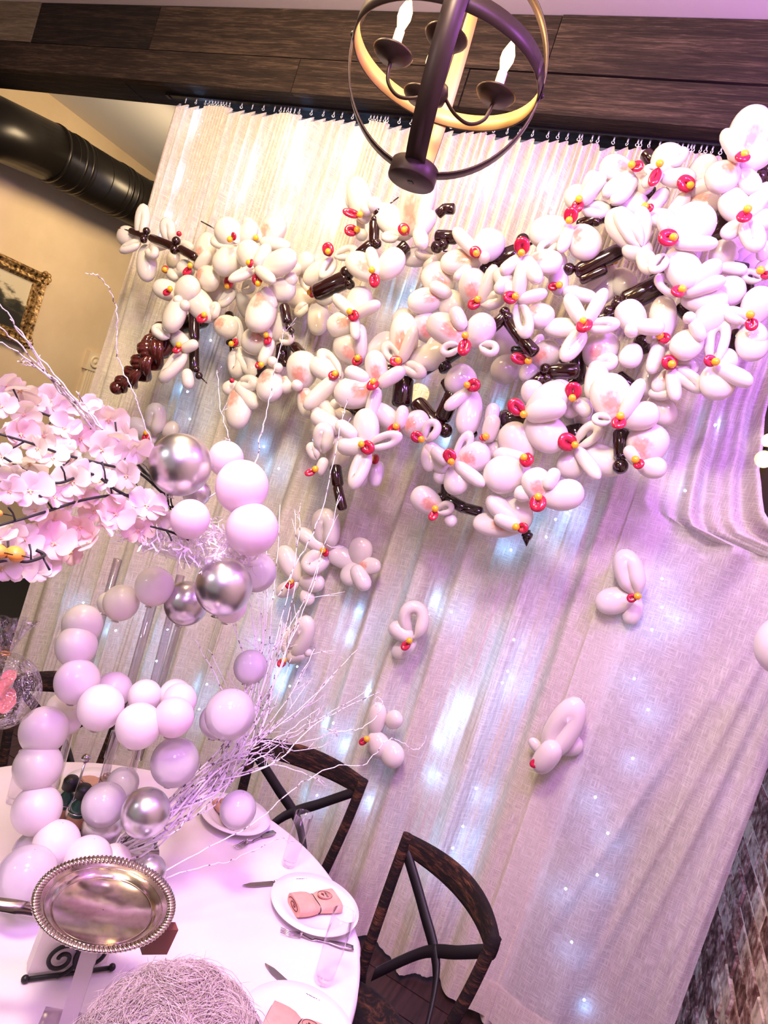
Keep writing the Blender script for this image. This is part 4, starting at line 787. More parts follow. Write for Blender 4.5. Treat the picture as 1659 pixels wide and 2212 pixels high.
def napkin(P, ang, label, L=.125, W_=.062, H=.026):
    T = Matrix.Translation(P) @ Matrix.Rotation(ang, 4, 'Z')
    e = empty('rolled_napkin', P, label, 'napkin', 'tied napkins')
    b = MB(); n = 26; prof = []
    for i in range(n):
        q = 2*math.pi*i/n; c, s = math.cos(q), math.sin(q); prof.append((math.copysign(abs(c)**.55, c)*W_/2, (math.copysign(abs(s)**.7, s)*.5+.5)))
    for k in range(9):
        x = (k/8-.5)*L; pin = 1-.14*math.exp(-(x/.014)**2)
        for (y, z) in prof: b.v.append(V((x, y*pin*(1+.05*math.sin(k)), z*H*(1-.22*math.exp(-(x/.012)**2)))))
    for k in range(8):
        for i in range(n): b.f.append((k*n+i, k*n+(i+1) % n, (k+1)*n+(i+1) % n, (k+1)*n+i))
    b.f.append(tuple(range(n))[::-1]); b.f.append(tuple(range(8*n, 9*n))); b.v = [T @ v for v in b.v]; b.build('cloth_roll', 'napkin', e, smooth=False)
    for s in (-1, 1):   # rolled end spiral
        pts = [T @ V((s*(L/2+.0006), (.5*W_*.8*(1-t))*math.cos(t*13), H*.5+H*.38*(1-t)*math.sin(t*13))) for t in [x/40 for x in range(40)]]
        MB().tube(pts, .0011, 4).build('rolled_end', 'ink', e)
    pts = [T @ V((.002*math.sin(i), math.cos(i/20*2*math.pi)*W_*.46, H*.40+H*.42*math.sin(i/20*2*math.pi))) for i in range(21)]
    MB().tube(pts, .0013, 6).build('cord', 'cord', e)
    Tt = T @ Matrix.Translation((.026, .004, H*1.0+.001)) @ Matrix.Rotation(.10, 4, 'Y')
    tg = MB().lathe([(.001, 0), (1, 0), (1, .04), (.001, .04)], 36, Tt @ Matrix.Diagonal((.023, .0165, .02, 1))).build('oval_tag', 'kraft', e)
    pts = [Tt @ V((math.cos(i/36*2*math.pi)*.0215, math.sin(i/36*2*math.pi)*.015, .0012)) for i in range(37)]
    MB().tube(pts, .0006, 4).build('tag_border', 'ink', tg)
    me = text_mesh('MEZE', .0085, Tt @ Matrix.Translation((.004, 0, .0012)) @ Matrix.Rotation(-math.pi/2, 4, 'Z'))
    me.materials.append(M['cord']); me.transform(wm(tg).inverted()); inst('lettering', me, tg, Matrix())
    b = MB().sphere(Tt @ V((-.007, .002, .0008)), .0042, 8, 5, (1, 1.2, .15)); b.tube([Tt @ V((-.006, -.006, .0012)), Tt @ V((-.009, .006, .0012))], .0012, 5); b.tube([Tt @ V((-.014, .001, .0012)), Tt @ V((-.006, .0, .0012))], .0006, 4)
    b.build('printed_figure', 'ink', tg); return e
def fork(P, Q, label):
    d = (Q-P); L = d.length; d.normalize(); s = V((0, 0, 1)).cross(d).normalized(); e = empty('dinner_fork', P, label, 'fork')
    b = MB()
    def at_(x, y, z): return P+d*x*L+s*y+V((0, 0, z))
    b.strap([at_(t, 0, .004+.006*math.sin(t*9)*(t < .45)) for t in [x/20*.74+.26 for x in range(21)]], lambda i: s*(1), .006, .002)
    b2 = MB(); n = 10
    for i in range(n+1):
        t = .66+.34*i/n; wd = .004+.006*math.sin(i/n*math.pi*.8)
        b2.v += [at_(t, -wd, .004), at_(t, wd, .004), at_(t, wd, .0065), at_(t, -wd, .0065)]
    for i in range(n):
        for j in range(4): b2.f.append((i*4+j, i*4+(j+1) % 4, i*4+4+(j+1) % 4, i*4+4+j))
    b2.f.append((n*4, n*4+1, n*4+2, n*4+3)); b2.build('handle', 'steel', e)
    b.tube([at_(.26+.02*i, 0, .009-.0006*i) for i in range(3)], [.010, .011, .004], 10, flat=.35); b.build('neck', 'steel', e)
    for k in range(4):
        y = (k-1.5)*.0056; MB().tube([at_(.27, y*.95, .008), at_(.14, y, .003), at_(0, y*.95, .007)], [.0017, .0015, .0008], 6).build('tine', 'steel', e)
    return e
def knife(P, Q, label):
    d = (Q-P); L = d.length; d.normalize(); s = V((0, 0, 1)).cross(d).normalized(); e = empty('dinner_knife', P, label, 'knife')
    b = MB(); n = 12
    for i in range(n+1):
        t = i/n; wd = .0100*math.sin(min(1, t*2.2+.12)*math.pi/2); x = t*.56*L
        b.v += [P+d*x-s*wd*1.0+V((0, 0, .003)), P+d*x+s*.006*min(1, t*4)+V((0, 0, .003)), P+d*x+s*.006*min(1, t*4)+V((0, 0, .0048)), P+d*x-s*wd*1.0+V((0, 0, .0036))]
    for i in range(n):
        for j in range(4): b.f.append((i*4+j, i*4+(j+1) % 4, i*4+4+(j+1) % 4, i*4+4+j))
    b.f.append((0, 1, 2, 3)); b.build('blade', 'steel', e, smooth=False)
    MB().tube([P+d*L*t+V((0, 0, .0055)) for t in (.56, .62, .8, .97, 1)], [.0045, .006, .0075, .008, .004], 10, flat=.6).build('handle', 'steel', e)
    return e
def tumbler(P, h, r, label):
    e = empty('tall_glass', P, label, 'glass', 'tall clear glasses')
    MB().lathe([(.001, .0), (r*.74, .0), (r*.80, .006), (r*.84, h*.3), (r, h), (r-.0013, h), (r*.84-.0015, h*.3), (r*.76, .016), (.001, .013)], 36, Matrix.Translation(P)).build('tumbler', 'glass', e)
    MB().tube([P+V((math.cos(q)*(r-.0006), math.sin(q)*(r-.0006), h)) for q in [x*math.pi/20 for x in range(41)]], .0011, 6, False).build('rim', 'glass', e)
    return e
def zp(x, y, z=TZ): return onz(x, y, z)
pc = zp(680, 1953, TZ+.02); pc.z = TZ
plate(pc, .119, 'white plate with tied kraft napkin at the edge facing the second chair', math.radians(-128))
napkin(V((pc.x, pc.y, TZ+.009)), math.atan2(*(lambda a, c: (a.y-c.y, a.x-c.x))(zp(735, 1940), zp(625, 1952))), 'rolled kraft pink napkin tied with black cord, on the fully visible plate', .128, .072, .030)
pc2 = zp(640, 2230, TZ+.02); pc2.z = TZ
plate(pc2, .125, 'white plate with tied napkin cut by the bottom of the photo', math.radians(-170))
napkin(V((pc2.x, pc2.y, TZ+.009)), math.atan2(*(lambda a, c: (a.y-c.y, a.x-c.x))(zp(720, 2240), zp(600, 2180))), 'rolled kraft pink napkin tied with black cord, on the bottom cropped plate', .13, .072, .030)
pc3 = zp(508, 1760, TZ+.02); pc3.z = TZ
plate(pc3, .108, 'white plate partly covered by twigs and a pearl balloon', math.radians(-60))
napkin(V((pc3.x-.02, pc3.y-.01, TZ+.009)), 2.6, 'rolled napkin half hidden under frosted twigs', .11, .062, .026)
pc4 = zp(215, 1700, TZ+.02); pc4.z = TZ
plate(pc4, .10, 'white plate at the far side of the table behind the acrylic poles', 2.0)
napkin(V((pc4.x, pc4.y, TZ+.009)), 1.2, 'rolled napkin on the far plate behind the acrylic poles', .11, .062, .04)
fork(zp(604, 2014), zp(762, 2052), 'steel fork lying between the full plate and the nearest tall glass')
fork(zp(505, 1835), zp(592, 1800), 'steel fork beside the twig covered plate')
knife(zp(523, 1915), zp(640, 1905), 'steel knife with its blade showing beside the full plate')
knife(zp(572, 2084), zp(690, 2190), 'steel knife pointing from under the bottom cropped plate')
tumbler(zp(697, 2118), .165, .0285, 'tall clear glass nearest the camera, over the fork handle')
tumbler(zp(622, 1868), .155, .026, 'tall clear glass between the two visible plates')
tumbler(zp(392, 1728), .12, .026, 'clear glass at the table edge behind the frosted twigs')
tumbler(zp(30, 1732), .14, .026, 'clear glass at the far table edge beside the balloon column')
# condiment caddy
cp = zp(140, 1790); cp.z = TZ
cd_ = empty('condiment_caddy', cp, 'chrome wire caddy with two black capped bottles and a ball knob', 'caddy')
MB().lathe([(.001, 0), (.05, 0), (.05, .004), (.001, .004)], 24, Matrix.Translation(cp)).build('base', 'steel', cd_)
kz = .19
MB().tube([cp, cp+V((0, 0, kz))], .0028, 8).build('stem', 'steel', cd_)
MB().sphere(cp+V((0, 0, kz+.008)), .012, 16, 10).build('ball_knob', 'steel', cd_)
for sx in (-1, 1):
    bp = cp+V((sx*.024, .0, .004)); MB().tube([bp+V((math.cos(q)*.024, math.sin(q)*.024, .06)) for q in [x*math.pi/10 for x in range(21)]], .0015, 5, False).build('wire_hoop', 'steel', cd_)
    be = empty('condiment_bottle', bp, 'dark bottle with black cap in the chrome caddy, %s the acrylic poles' % ('away from' if sx < 0 else 'nearer'), 'bottle', 'bottles in the chrome caddy')
    MB().lathe([(.001, 0), (.021, .002), (.022, .05), (.020, .075), (.010, .09), (.010, .1), (.001, .1)], 20, Matrix.Translation(bp)).build('glass_body', 'greenglass', be)
    MB().lathe([(.0222, .015), (.0226, .016), (.0226, .048), (.0222, .049)], 20, Matrix.Translation(bp)).build('paper_label', 'amber', be)
    MB().lathe([(.001, .13), (.014, .13), (.020, .12), (.020, .098), (.012, .094), (.001, .094)], 20, Matrix.Translation(bp)).build('cap', 'black', be)

# ---------------------------------------------------------------- silver tray on its stand, napkin holder
tp = at(222, 1968, 1.20); tr_ = .121
ty = empty('silver_tray', tp, 'round silver tray with ribbed rim raised above the table corner', 'tray')
MB().lathe([(.001, 0), (.082, 0), (.087, .003), (.094, .009), (.102, .010), (tr_-.004, .016), (tr_, .019), (tr_, .022), (tr_-.006, .022), (.102, .014), (.093, .0125), (.086, .006), (.082, .0025), (.001, .0025)], 72, Matrix.Translation(tp)).build('dish', 'silver', ty)
b = MB()
for k in range(96):
    q = 2*math.pi*k/96; b.tube([tp+V((math.cos(q)*(tr_-.013), math.sin(q)*(tr_-.013), .0205)), tp+V((math.cos(q+.03)*(tr_+.001), math.sin(q+.03)*(tr_+.001), .0215))], [.0022, .0030], 5)
b.build('gadroon_rim', 'silver', ty)['kind'] = 'stuff'
for rr_, zz_ in ((.0845, .0045), (.100, .0135)): MB().tube([tp+V((math.cos(q)*rr_, math.sin(q)*rr_, zz_)) for q in [x*math.pi/32 for x in range(65)]], .0013, 6, False).build('raised_ring', 'silver', ty)
st = empty('tray_stand', (tp.x, tp.y, TZ), 'pale square acrylic post holding the silver tray above the tablecloth', 'stand')
Ts = Matrix.Translation((tp.x, tp.y, 0)) @ Matrix.Rotation(.55, 4, 'Z')
MB().box((-.05, -.05, TZ), (.05, .05, TZ+.008), Ts).build('base_plate', 'acrylic', st, smooth=False)
MB().box((-.014, -.014, TZ+.008), (.014, .014, tp.z-.0005), Ts).build('square_post', 'postwhite', st, smooth=False)
wc = at(352, 2000, 1.215)
MB().box((-.022, -.010, -.038), (.026, .010, .010), Matrix.Translation(wc-V((0, 0, .01))) @ Matrix.Rotation(1.0, 4, 'Z') @ Matrix.Rotation(.15, 4, 'Y')).build('side_bracket', 'redwood', st, smooth=False)
hp = [at(-60, 1948, 1.14), at(-10, 1953, 1.15), at(40, 1960, 1.16), at(92, 1972, 1.18)]
hb_ = empty('chrome_serving_handle', hp[-1], 'flat chrome handle reaching from the photo edge to the silver tray', 'handle')
MB().strap(smoothpts(hp, 6), lambda i: V((.1, .9, .55)), .026, .004).build('flat_bar', 'steel', hb_)
# napkin holder with scrolls
hA, hB = zp(52, 2122), zp(240, 2096)
nh = empty('napkin_holder', (hA+hB)/2, 'black wrought iron scroll napkin holder full of white paper napkins', 'napkin holder')
d = (hB-hA).normalized(); L = (hB-hA).length; nrm = V((0, 0, 1)).cross(d)
MB().tube([hA+V((0, 0, .006)), hB+V((0, 0, .006))], .0045, 8).build('base_bar', 'black', nh)
for p in (hA, hB): MB().sphere(p+V((0, 0, .007)), .0075, 12, 8).build('ball_foot', 'black', nh)
def spiral(c, r0, turns, s, a0, n=50): return [c+d*(math.cos(a0+s*t*turns*2*math.pi)*r0*(1-.82*t))+V((0, 0, 1))*(math.sin(a0+s*t*turns*2*math.pi)*r0*(1-.82*t)) for t in [i/n for i in range(n+1)]]
for cx_, s in ((.34, 1), (.70, -1)):
    MB().tube(spiral(hA+d*L*cx_+V((0, 0, .044))-nrm*.004, .037, 1.7, s, -math.pi/2), .0042, 7).build('scroll', 'black', nh)
for k in range(6):
    o = nrm*(.006+k*.005); q = [hA+d*L*.02+o+V((0, 0, .012)), hA+d*L*.93+o+V((0, 0, .012)), hA+d*L*(.93)+o+V((0, 0, .095)), hA+d*L*(.05)+o+V((0, 0, .10))]
    b = MB(); b.v = q+[v+nrm*.003 for v in q]; b.f = [(0, 1, 2, 3), (7, 6, 5, 4), (0, 4, 5, 1), (1, 5, 6, 2), (2, 6, 7, 3), (3, 7, 4, 0)]
    e = b.build('paper_napkin', 'napwhite', origin=q[0], smooth=False); tag(e, 'white paper napkin standing in the scroll holder', 'napkin', 'paper napkins in the scroll holder')

# ---------------------------------------------------------------- centrepiece: acrylic stand, bowl, balloons
base = zp(232, 1838); BZ = 1.60
stn = empty('acrylic_centrepiece_stand', (base.x, base.y, TZ), 'tall clear acrylic pole stand carrying the flower bowl', 'stand')
MB().lathe([(.001, 0), (.13, 0), (.13, .008), (.001, .008)], 40, Matrix.Translation((base.x, base.y, TZ))).build('base_plate', 'acrylic', stn)
for (bx_, by_), (tx_, ty_) in (((188, 1812), (350, 1232)), ((118, 1702), (257, 1200)), ((300, 1640), (412, 1262)), ((262, 1760), (392, 1235))):
    A = zp(bx_, by_, TZ+.01); dd = (A-CAM).dot(FWD)
    B = A.copy(); best = 1e9
    for k in range(60):
        z = 1.2+k*.01; q = V((A.x, A.y, z))-CAM; w_ = q.dot(FWD); yy = PH/2-FPX*q.dot(UP)/w_
        if abs(yy-ty_) < best: best = abs(yy-ty_); B = V((A.x, A.y, z))
    B = at(tx_, ty_, (B-CAM).dot(FWD)); B = A.lerp(B, .985)
    po = MB().tube([A, B], .0115, 16).build('pole', 'acrylic', stn)
    MB().tube([A, B], .0042, 10).build('inner_rod', 'glass', po)
    m1 = A.lerp(B, .36); dn = (B-A).normalized(); MB().tube([m1-dn*.035, m1+dn*.035], .0145, 16).build('sleeve', 'glass', stn)
bc = at(408, 1165, 1.63)
bw = empty('clear_flower_bowl', bc, 'shallow clear bowl heaped with iridescent cellophane shred', 'bowl')
MB().lathe([(.001, -.045), (.07, -.044), (.13, -.03), (.185, -.004), (.19, .0), (.186, .003), (.128, -.025), (.07, -.038), (.001, -.039)], 56, Matrix.Translation(bc)).build('dish', 'glass', bw)
random.seed(5); b = MB()
for k in range(900):
    a = random.uniform(0, 2*math.pi); r_ = .18*math.sqrt(random.random()); c = bc+V((r_*math.cos(a), r_*math.sin(a), random.uniform(-.035, .050)*(1.2-4*r_)))
    pts = [c]
    dv = V((random.gauss(0, 1), random.gauss(0, 1), random.gauss(0, .7))).normalized()
    for j in range(3): dv = (dv+V((random.gauss(0, .7), random.gauss(0, .7), random.gauss(0, .7)))).normalized(); pts.append(pts[-1]+dv*.014)
    sd = V((random.gauss(0, 1), random.gauss(0, 1), random.gauss(0, 1))).normalized(); b.strap(pts, lambda i: sd, random.uniform(.002, .006), .0004)
M['shred'] = mat('cellophane_shred', (.93, .86, .91), .15, .15, alpha=.75)
sh = b.build('cellophane_shred', 'shred', bw, smooth=False); sh['kind'] = 'stuff'
def baln(px, py, rp, D, m, label, grp='table balloons', knot=(0, 0, -1)):
    P = at(px, py, D); r_ = rp*D/FPX; k = V(knot).normalized(); T = Matrix.Translation(P) @ k.to_track_quat('-Z', 'Y').to_matrix().to_4x4()
    e = empty('round_balloon', P, label, 'balloon', grp)
    pr = []
    for i in range(25):
        a = math.pi*i/24; z = -math.cos(a); rr_ = math.sin(a); z = z*(1.0+.07*(z < 0)); pr.append((max(rr_*r_*(1+.0*z), .001), z*r_))
    MB().lathe(pr, 40, T).build('skin', m, e)
    MB().lathe([(.001, -r_*1.04), (.005, -r_*1.075), (.004, -r_*1.11), (.009, -r_*1.16), (.001, -r_*1.17)], 10, T).build('knot', m, e)
for a in [
 (390, 1002, 66, 1.50, 'chrome', 'largest chrome silver balloon above the flower bowl'), (425, 1064, 30, 1.66, 'chrome', 'small chrome balloon peeking under the largest silver one'),
 (484, 1266, 61, 1.50, 'chrome', 'chrome silver balloon hanging below the bowl rim'), (403, 1302, 47, 1.70, 'chrome', 'dark mirrored balloon behind the acrylic poles under the bowl'),
 (315, 1754, 51, 1.52, 'chrome', 'chrome silver balloon on the table beside the poles'), (322, 1884, 36, 1.46, 'chrome', 'small chrome balloon beside the silver tray'),
 (222, 1785, 42, 1.72, 'chrome', 'dull silver balloon behind the pole feet'), (178, 1745, 40, 1.80, 'chrome', 'gold tinted silver balloon behind the condiment caddy'),
 (523, 1050, 57, 1.52, 'pink', 'upper pink balloon on the right rim of the bowl'), (545, 1142, 56, 1.50, 'pink', 'lower pink balloon on the right rim of the bowl'),
 (411, 1120, 42, 1.46, 'pink', 'pink balloon in the middle of the bowl'), (488, 990, 38, 1.68, 'pink', 'pink balloon behind the largest silver one'),
 (555, 1235, 42, 1.66, 'clearpearl', 'clear balloon wrapped in film right of the hanging silver balloon'), (497, 1308, 36, 1.60, 'pearl', 'white balloon peeking under the hanging silver balloon'),
 (334, 1266, 41, 1.66, 'pearl', 'cream balloon topping the chain just under the bowl'), (262, 1301, 38, 1.68, 'pearl', 'cream balloon crossed by an acrylic pole'), (235, 1302, 24, 1.74, 'pearl', 'small white balloon behind the farthest pole'),
 (178, 1348, 42, 1.60, 'pearl', 'cream balloon at the bend of the chain'), (165, 1395, 43, 1.57, 'pearl', 'white balloon right below the bend of the chain'), (167, 1471, 47, 1.54, 'pearl', 'pink tinged balloon third from the bend of the chain'),
 (218, 1527, 48, 1.50, 'pearl', 'lilac tinted balloon starting the crossing chain'), (95, 1577, 50, 1.54, 'pearl', 'white balloon below the film bubble, upper of the left column'), (82, 1655, 50, 1.52, 'pearl', 'white balloon second in the left column over the table edge'),
 (80, 1748, 51, 1.50, 'pearl', 'white balloon third in the left column'), (122, 1823, 49, 1.48, 'pearl', 'white balloon fourth in the column, above the tray'), (300, 1567, 48, 1.48, 'pearl', 'pink white balloon in the middle of the crossing chain'),
 (376, 1548, 42, 1.50, 'pink', 'pink balloon next to the middle of the crossing chain'), (388, 1512, 36, 1.56, 'pink', 'pink balloon at the upper end of the crossing chain'), (378, 1500, 33, 1.64, 'pearl', 'pale balloon behind the upper end of the crossing chain'),
 (313, 1503, 35, 1.62, 'pearl', 'white balloon between two acrylic poles'), (246, 1490, 38, 1.66, 'pearl', 'cream balloon behind the lilac tinted one'), (132, 1530, 32, 1.66, 'pearl', 'cream balloon behind the left column top'),
 (150, 1558, 26, 1.62, 'pearl', 'small cream balloon against the farthest pole sleeve'),
 (497, 1541, 53, 1.56, 'clearpearl', 'clear pearly balloon among the twigs above the chair'), (470, 1556, 38, 1.68, 'clearpearl', 'clear balloon behind the pearly one among the twigs'), (378, 1645, 51, 1.56, 'clearpearl', 'clear pearly balloon over the far table edge'),
 (225, 1737, 46, 1.58, 'clearpearl', 'clear pearly balloon crossed by the nearest pole'), (265, 1692, 34, 1.74, 'clearpearl', 'small clear balloon behind the nearest pole'), (514, 1748, 39, 1.66, 'clearpearl', 'clear pearly balloon sitting on the twig covered plate'),
 (541, 1440, 36, 1.75, 'clearpearl', 'small clear balloon behind the tallest twigs'), (58, 1892, 62, 1.40, 'clearpearl', 'large clear pearly balloon beside the tray handle'), (70, 1838, 40, 1.52, 'clearpearl', 'clear balloon behind the large pearly one'),
 (190, 1858, 50, 1.47, 'pearl', 'lilac white balloon touching the silver tray rim'), (245, 1862, 37, 1.53, 'pearl', 'lilac balloon behind the one touching the tray rim')]:
    baln(*a)

# ---------------------------------------------------------------- cellophane bubble with a coral flower
gb = at(0, 1492, 1.25); gr = 82*1.25/FPX
ge = empty('cellophane_bubble', gb, 'clear cellophane bubble with a coral flower inside, cut by the photo edge', 'gift bubble')
b = MB(); b.grid(lambda u, v: (lambda a, c, k: gb+V((math.cos(a)*math.sin(c), math.sin(a)*math.sin(c), math.cos(c)))*gr*k)(u*2*math.pi, v*math.pi, 1+.012*math.sin(u*44)*math.sin(v*9)), 64, 32); b.build('film_skin', 'film', ge)
b = MB(); tipv = (at(22, 1345, 1.25)-gb).normalized()
def ruf(u, v): q = u*2*math.pi; rr_ = (.008+.030*abs(v)**1.2)*(1+.35*math.sin(q*7)*v); s1 = tipv.orthogonal().normalized(); s2 = tipv.cross(s1); return gb+tipv*(gr*.98+v*.062)+(s1*math.cos(q)+s2*math.sin(q))*rr_
b.grid(ruf, 56, 8); b.build('ruffle', 'film', ge)
MB().tube([gb+tipv*gr*.99+V((.008*math.cos(q), .008*math.sin(q), 0)) for q in [x*math.pi/6 for x in range(13)]], .002, 6).build('tie', 'gold2', ge)
MB().tube([gb-V((0, 0, gr*.5)), V((gb.x, gb.y, TZ))], .003, 8).build('stick', 'acrylic', ge)
def petal_mesh(name, m, wd=1.0, cup=.25):
    b = MB()
    def f(u, v):
        y = v; w_ = math.sin(min(1, v*1.08)*math.pi*.5)**.75*math.sqrt(max(0, 1-max(0, (v-.55)/.45)**2.6)) if v < 1 else 0
        x = (u-.5)*wd*w_; return (x, y, cup*(x*x*1.6-.0)+.18*v*v-.25*v*v*v+.02*math.sin(u*6+v*4))
    b.grid(f, 8, 9); return b.mesh(name, m)
CP = petal_mesh('petal', 'pinkfl', .95)
for k in range(5):
    T = Matrix.Translation(V((.012, -.01, -.008))) @ Matrix.Rotation(-.3, 4, 'Z') @ Matrix.Rotation(1.3, 4, 'X') @ Matrix.Rotation(k*1.257, 4, 'Z') @ Matrix.Diagonal((.052, .056, .05, 1)); inst('petal', CP, ge, T)
MB().sphere(gb+V((.012, -.02, -.008)), .011, 10, 8).build('flower_centre', 'redc', ge)

# ---------------------------------------------------------------- silk orchids
PM = [petal_mesh('petal', m, 1.05) for m in ('petal', 'petal_cream', 'petal_blush')]
PN = [petal_mesh('petal', m, .62) for m in ('petal', 'petal_cream', 'petal_blush')]
tb_ = MB().sphere((0, 0, .02), .09, 8, 6, (1, 1, .7)); tb_.tube([(0, -.02, .04), (0, -.16, .12), (0, -.24, .05)], [.05, .05, .02], 6); tb_.tube([(0, 0, .05), (.13, -.04, .10)], [.04, .03], 5); tb_.tube([(0, 0, .05), (-.13, -.04, .10)], [.04, .03], 5)
THR = tb_.mesh('throat', 'throat')
SO = """40,85,52,1.38,0|115,110,60,1.36,0|185,190,46,1.40,0|270,165,52,1.42,0|345,195,44,1.44,0|135,240,50,1.34,1|30,290,50,1.28,0|110,350,56,1.28,2|245,360,50,1.34,1|355,320,52,1.38,0|470,232,50,1.46,0|505,200,40,1.48,0|600,270,60,1.48,0|690,355,52,1.48,0|440,375,52,1.40,2|560,435,58,1.42,1|735,440,58,1.46,0|655,405,52,1.45,1|15,480,52,1.24,1|165,510,56,1.26,1|290,485,50,1.32,1|390,495,46,1.36,1|85,575,46,1.24,1|165,665,70,1.24,0|400,615,60,1.30,1|555,610,50,1.38,0|700,580,56,1.42,0|480,565,44,1.34,0|300,700,52,1.28,0|50,665,50,1.20,0|805,745,62,1.46,0|640,790,60,1.40,2|560,855,56,1.36,0|520,780,44,1.38,2|880,800,46,1.48,0|760,880,50,1.46,2|440,860,52,1.34,2|300,955,78,1.30,2|500,950,60,1.34,2|135,930,60,1.26,0|60,905,46,1.22,1|230,890,44,1.30,1|15,930,52,1.20,1|10,1085,56,1.18,0|100,1080,56,1.22,0|255,1085,56,1.30,0|395,1000,50,1.34,2|200,1110,46,1.28,0|300,820,48,1.30,2|380,740,40,1.32,0|200,770,44,1.26,0|620,700,46,1.40,0|460,700,44,1.36,2|10,200,50,1.30,0|330,430,48,1.36,0|210,430,46,1.28,1"""
random.seed(21)
regs = [(200, 'on topmost spray'), (480, 'on middle spray'), (740, 'level with the silver balloon'), (960, 'on lowest spray by the bowl'), (2000, 'drooping near the orange berries')]
huef = ['pale pink', 'cream', 'blush pink']
for q in SO.split('|'):
    x, y, rp, D, h = q.split(','); x, y, rp, D, h = float(x), float(y), float(rp), float(D), int(h)
    P = at(x*.392, 800+y*.392, D); r_ = rp*.392*1.95*D/FPX; reg = next(t for lim, t in regs if y < lim)
    side = 'near the photo edge' if x < 160 else ('beside the silver balloon end' if x > 560 else 'at mid spray')
    dirn = (CAM-P).normalized()+V((random.gauss(0, .45), random.gauss(0, .45), random.gauss(0, .45))); rt = dirn.to_track_quat('Z', 'Y').to_matrix()
    rt = rt @ Matrix.Rotation(random.uniform(-.7, .7), 3, 'Z')
    e = empty('silk_orchid', P, '%s silk bloom %s' % (huef[h], reg), 'silk flower', '%s silk orchids %s' % (huef[h], reg), rt)
    for k, (an, wd, ln) in enumerate(((0, 0, .85), (72, 1, 1.0), (144, 0, .82), (216, 0, .82), (288, 1, 1.0))):
        me = (PM if wd else PN)[h]; tl = random.uniform(.15, .6)
        inst('petal', me, e, Matrix.Rotation(math.radians(an+random.uniform(-10, 10)), 4, 'Z') @ Matrix.Rotation(tl, 4, 'X') @ Matrix.Diagonal((r_*1.15, r_*ln, r_*random.uniform(.8, 1.5), 1)))
    inst('throat', THR, e, Matrix.Diagonal((r_*.9, r_*.9, r_*.9, 1)))
SB = [('upper', [(0, 205, 1.34), (140, 210, 1.38), (270, 250, 1.42), (400, 300, 1.44), (560, 350, 1.48), (640, 400, 1.5), (800, 560, 1.55), (930, 700, 1.6)]), ('middle', [(-40, 340, 1.26), (180, 405, 1.30), (340, 460, 1.36), (600, 525, 1.42), (760, 560, 1.5), (920, 700, 1.58)]),
      ('lower', [(-60, 870, 1.20), (120, 820, 1.24), (250, 780, 1.28), (480, 710, 1.36), (700, 688, 1.44), (860, 740, 1.5), (930, 790, 1.56)]), ('rim', [(830, 860, 1.44), (940, 890, 1.48), (1045, 935, 1.54)]), ('lowest', [(-20, 1060, 1.18), (60, 1045, 1.2), (150, 1055, 1.22), (245, 1020, 1.26), (200, 990, 1.26)]), ('second', [(20, 480, 1.25), (210, 590, 1.29), (330, 620, 1.3), (500, 570, 1.36), (640, 660, 1.42), (800, 740, 1.5)])]
for nm, ps in SB:
    P = [at(x*.392, 800+y*.392, D-.025*min(1, max(0, (760-x)/200))) for x, y, D in ps]; s = smoothpts(P, 5)
    e = empty('silk_spray', P[-1], 'dark curved stem of the %s silk orchid spray' % nm, 'stem', 'dark stems of the silk orchids')
    MB().tube(s, [.0022+.0012*i/len(s) for i in range(len(s))], 7).build('main_stem', 'stemblack', e)
    for k in range(4, len(s)-2, 7):
        d_ = (V((0, 0, 1))+V((random.gauss(0, .6), random.gauss(0, .4), 0))).normalized()*random.choice((1, -1)); MB().tube([s[k], s[k]+d_*.02+(s[k]-s[k+1])*.5, s[k]+d_*.035+(s[k]-s[k+1])*1.2], [.002, .0016, .0022], 6).build('side_stem', 'stemblack', e)
for x, y, r_, D, l in ((32, 1197, 20, 1.18, 'orange berry fruit hanging under the lowest silk orchids'), (-4, 1191, 18, 1.16, 'orange berry fruit cut by the photo edge'), (-3, 1108, 8, 1.17, 'tiny orange berry cut by the photo edge above the pair')):
    P = at(x, y, D); e = empty('orange_berry', P, l, 'berry'); MB().sphere(P, r_*D/FPX, 18, 12, (1.12, 1, .88)).build('fruit', 'fruit', e)
    MB().tube([P+V((.012, 0, .002)), P+V((.035, 0, .006))], .0012, 5).build('stalk', 'stemblack', e)

# ---------------------------------------------------------------- frosted twigs
random.seed(9)
def twig(ps, r0, label, grp, side=5, mt='twig', sl=.09):
    P = [at(*p) for p in ps]; s = smoothpts(P, 6); n = len(s); s = [p+V((random.gauss(0, .0016), random.gauss(0, .0016), random.gauss(0, .0016))) for p in s]
    e = empty('frosted_twig', P[0], label, 'twig', grp); MB().tube(s, [r0*(1-.75*i/n)+.0004 for i in range(n)], 5).build('main_shoot', mt, e)
    if side:
        b = MB()
        for k in range(side):
            i = random.randint(int(n*.4), n-2); dv = (s[i+1]-s[i]).normalized(); q = (dv*1.2+V((random.gauss(0, .45), random.gauss(0, .3), random.gauss(0, .45)))).normalized(); L = sl*random.uniform(.35, 1.2)
            pts = [s[i], s[i]+q*L*.4+V((0, 0, random.gauss(0, .004))), s[i]+q*L*.75+V((0, 0, random.gauss(0, .006))), s[i]+q*L]; b.tube(pts, [r0*.5, r0*.4, r0*.3, .0004], 4)
            j = pts[1]; q2 = (q+V((random.gauss(0, .5), 0, random.gauss(0, .5)))).normalized(); b.tube([j, j+q2*L*.4], [r0*.35, .0004], 4)
        o = b.build('side_shoots', mt, e); o['kind'] = 'stuff'
GR = 'frosted twigs fanning from the centrepiece foot'
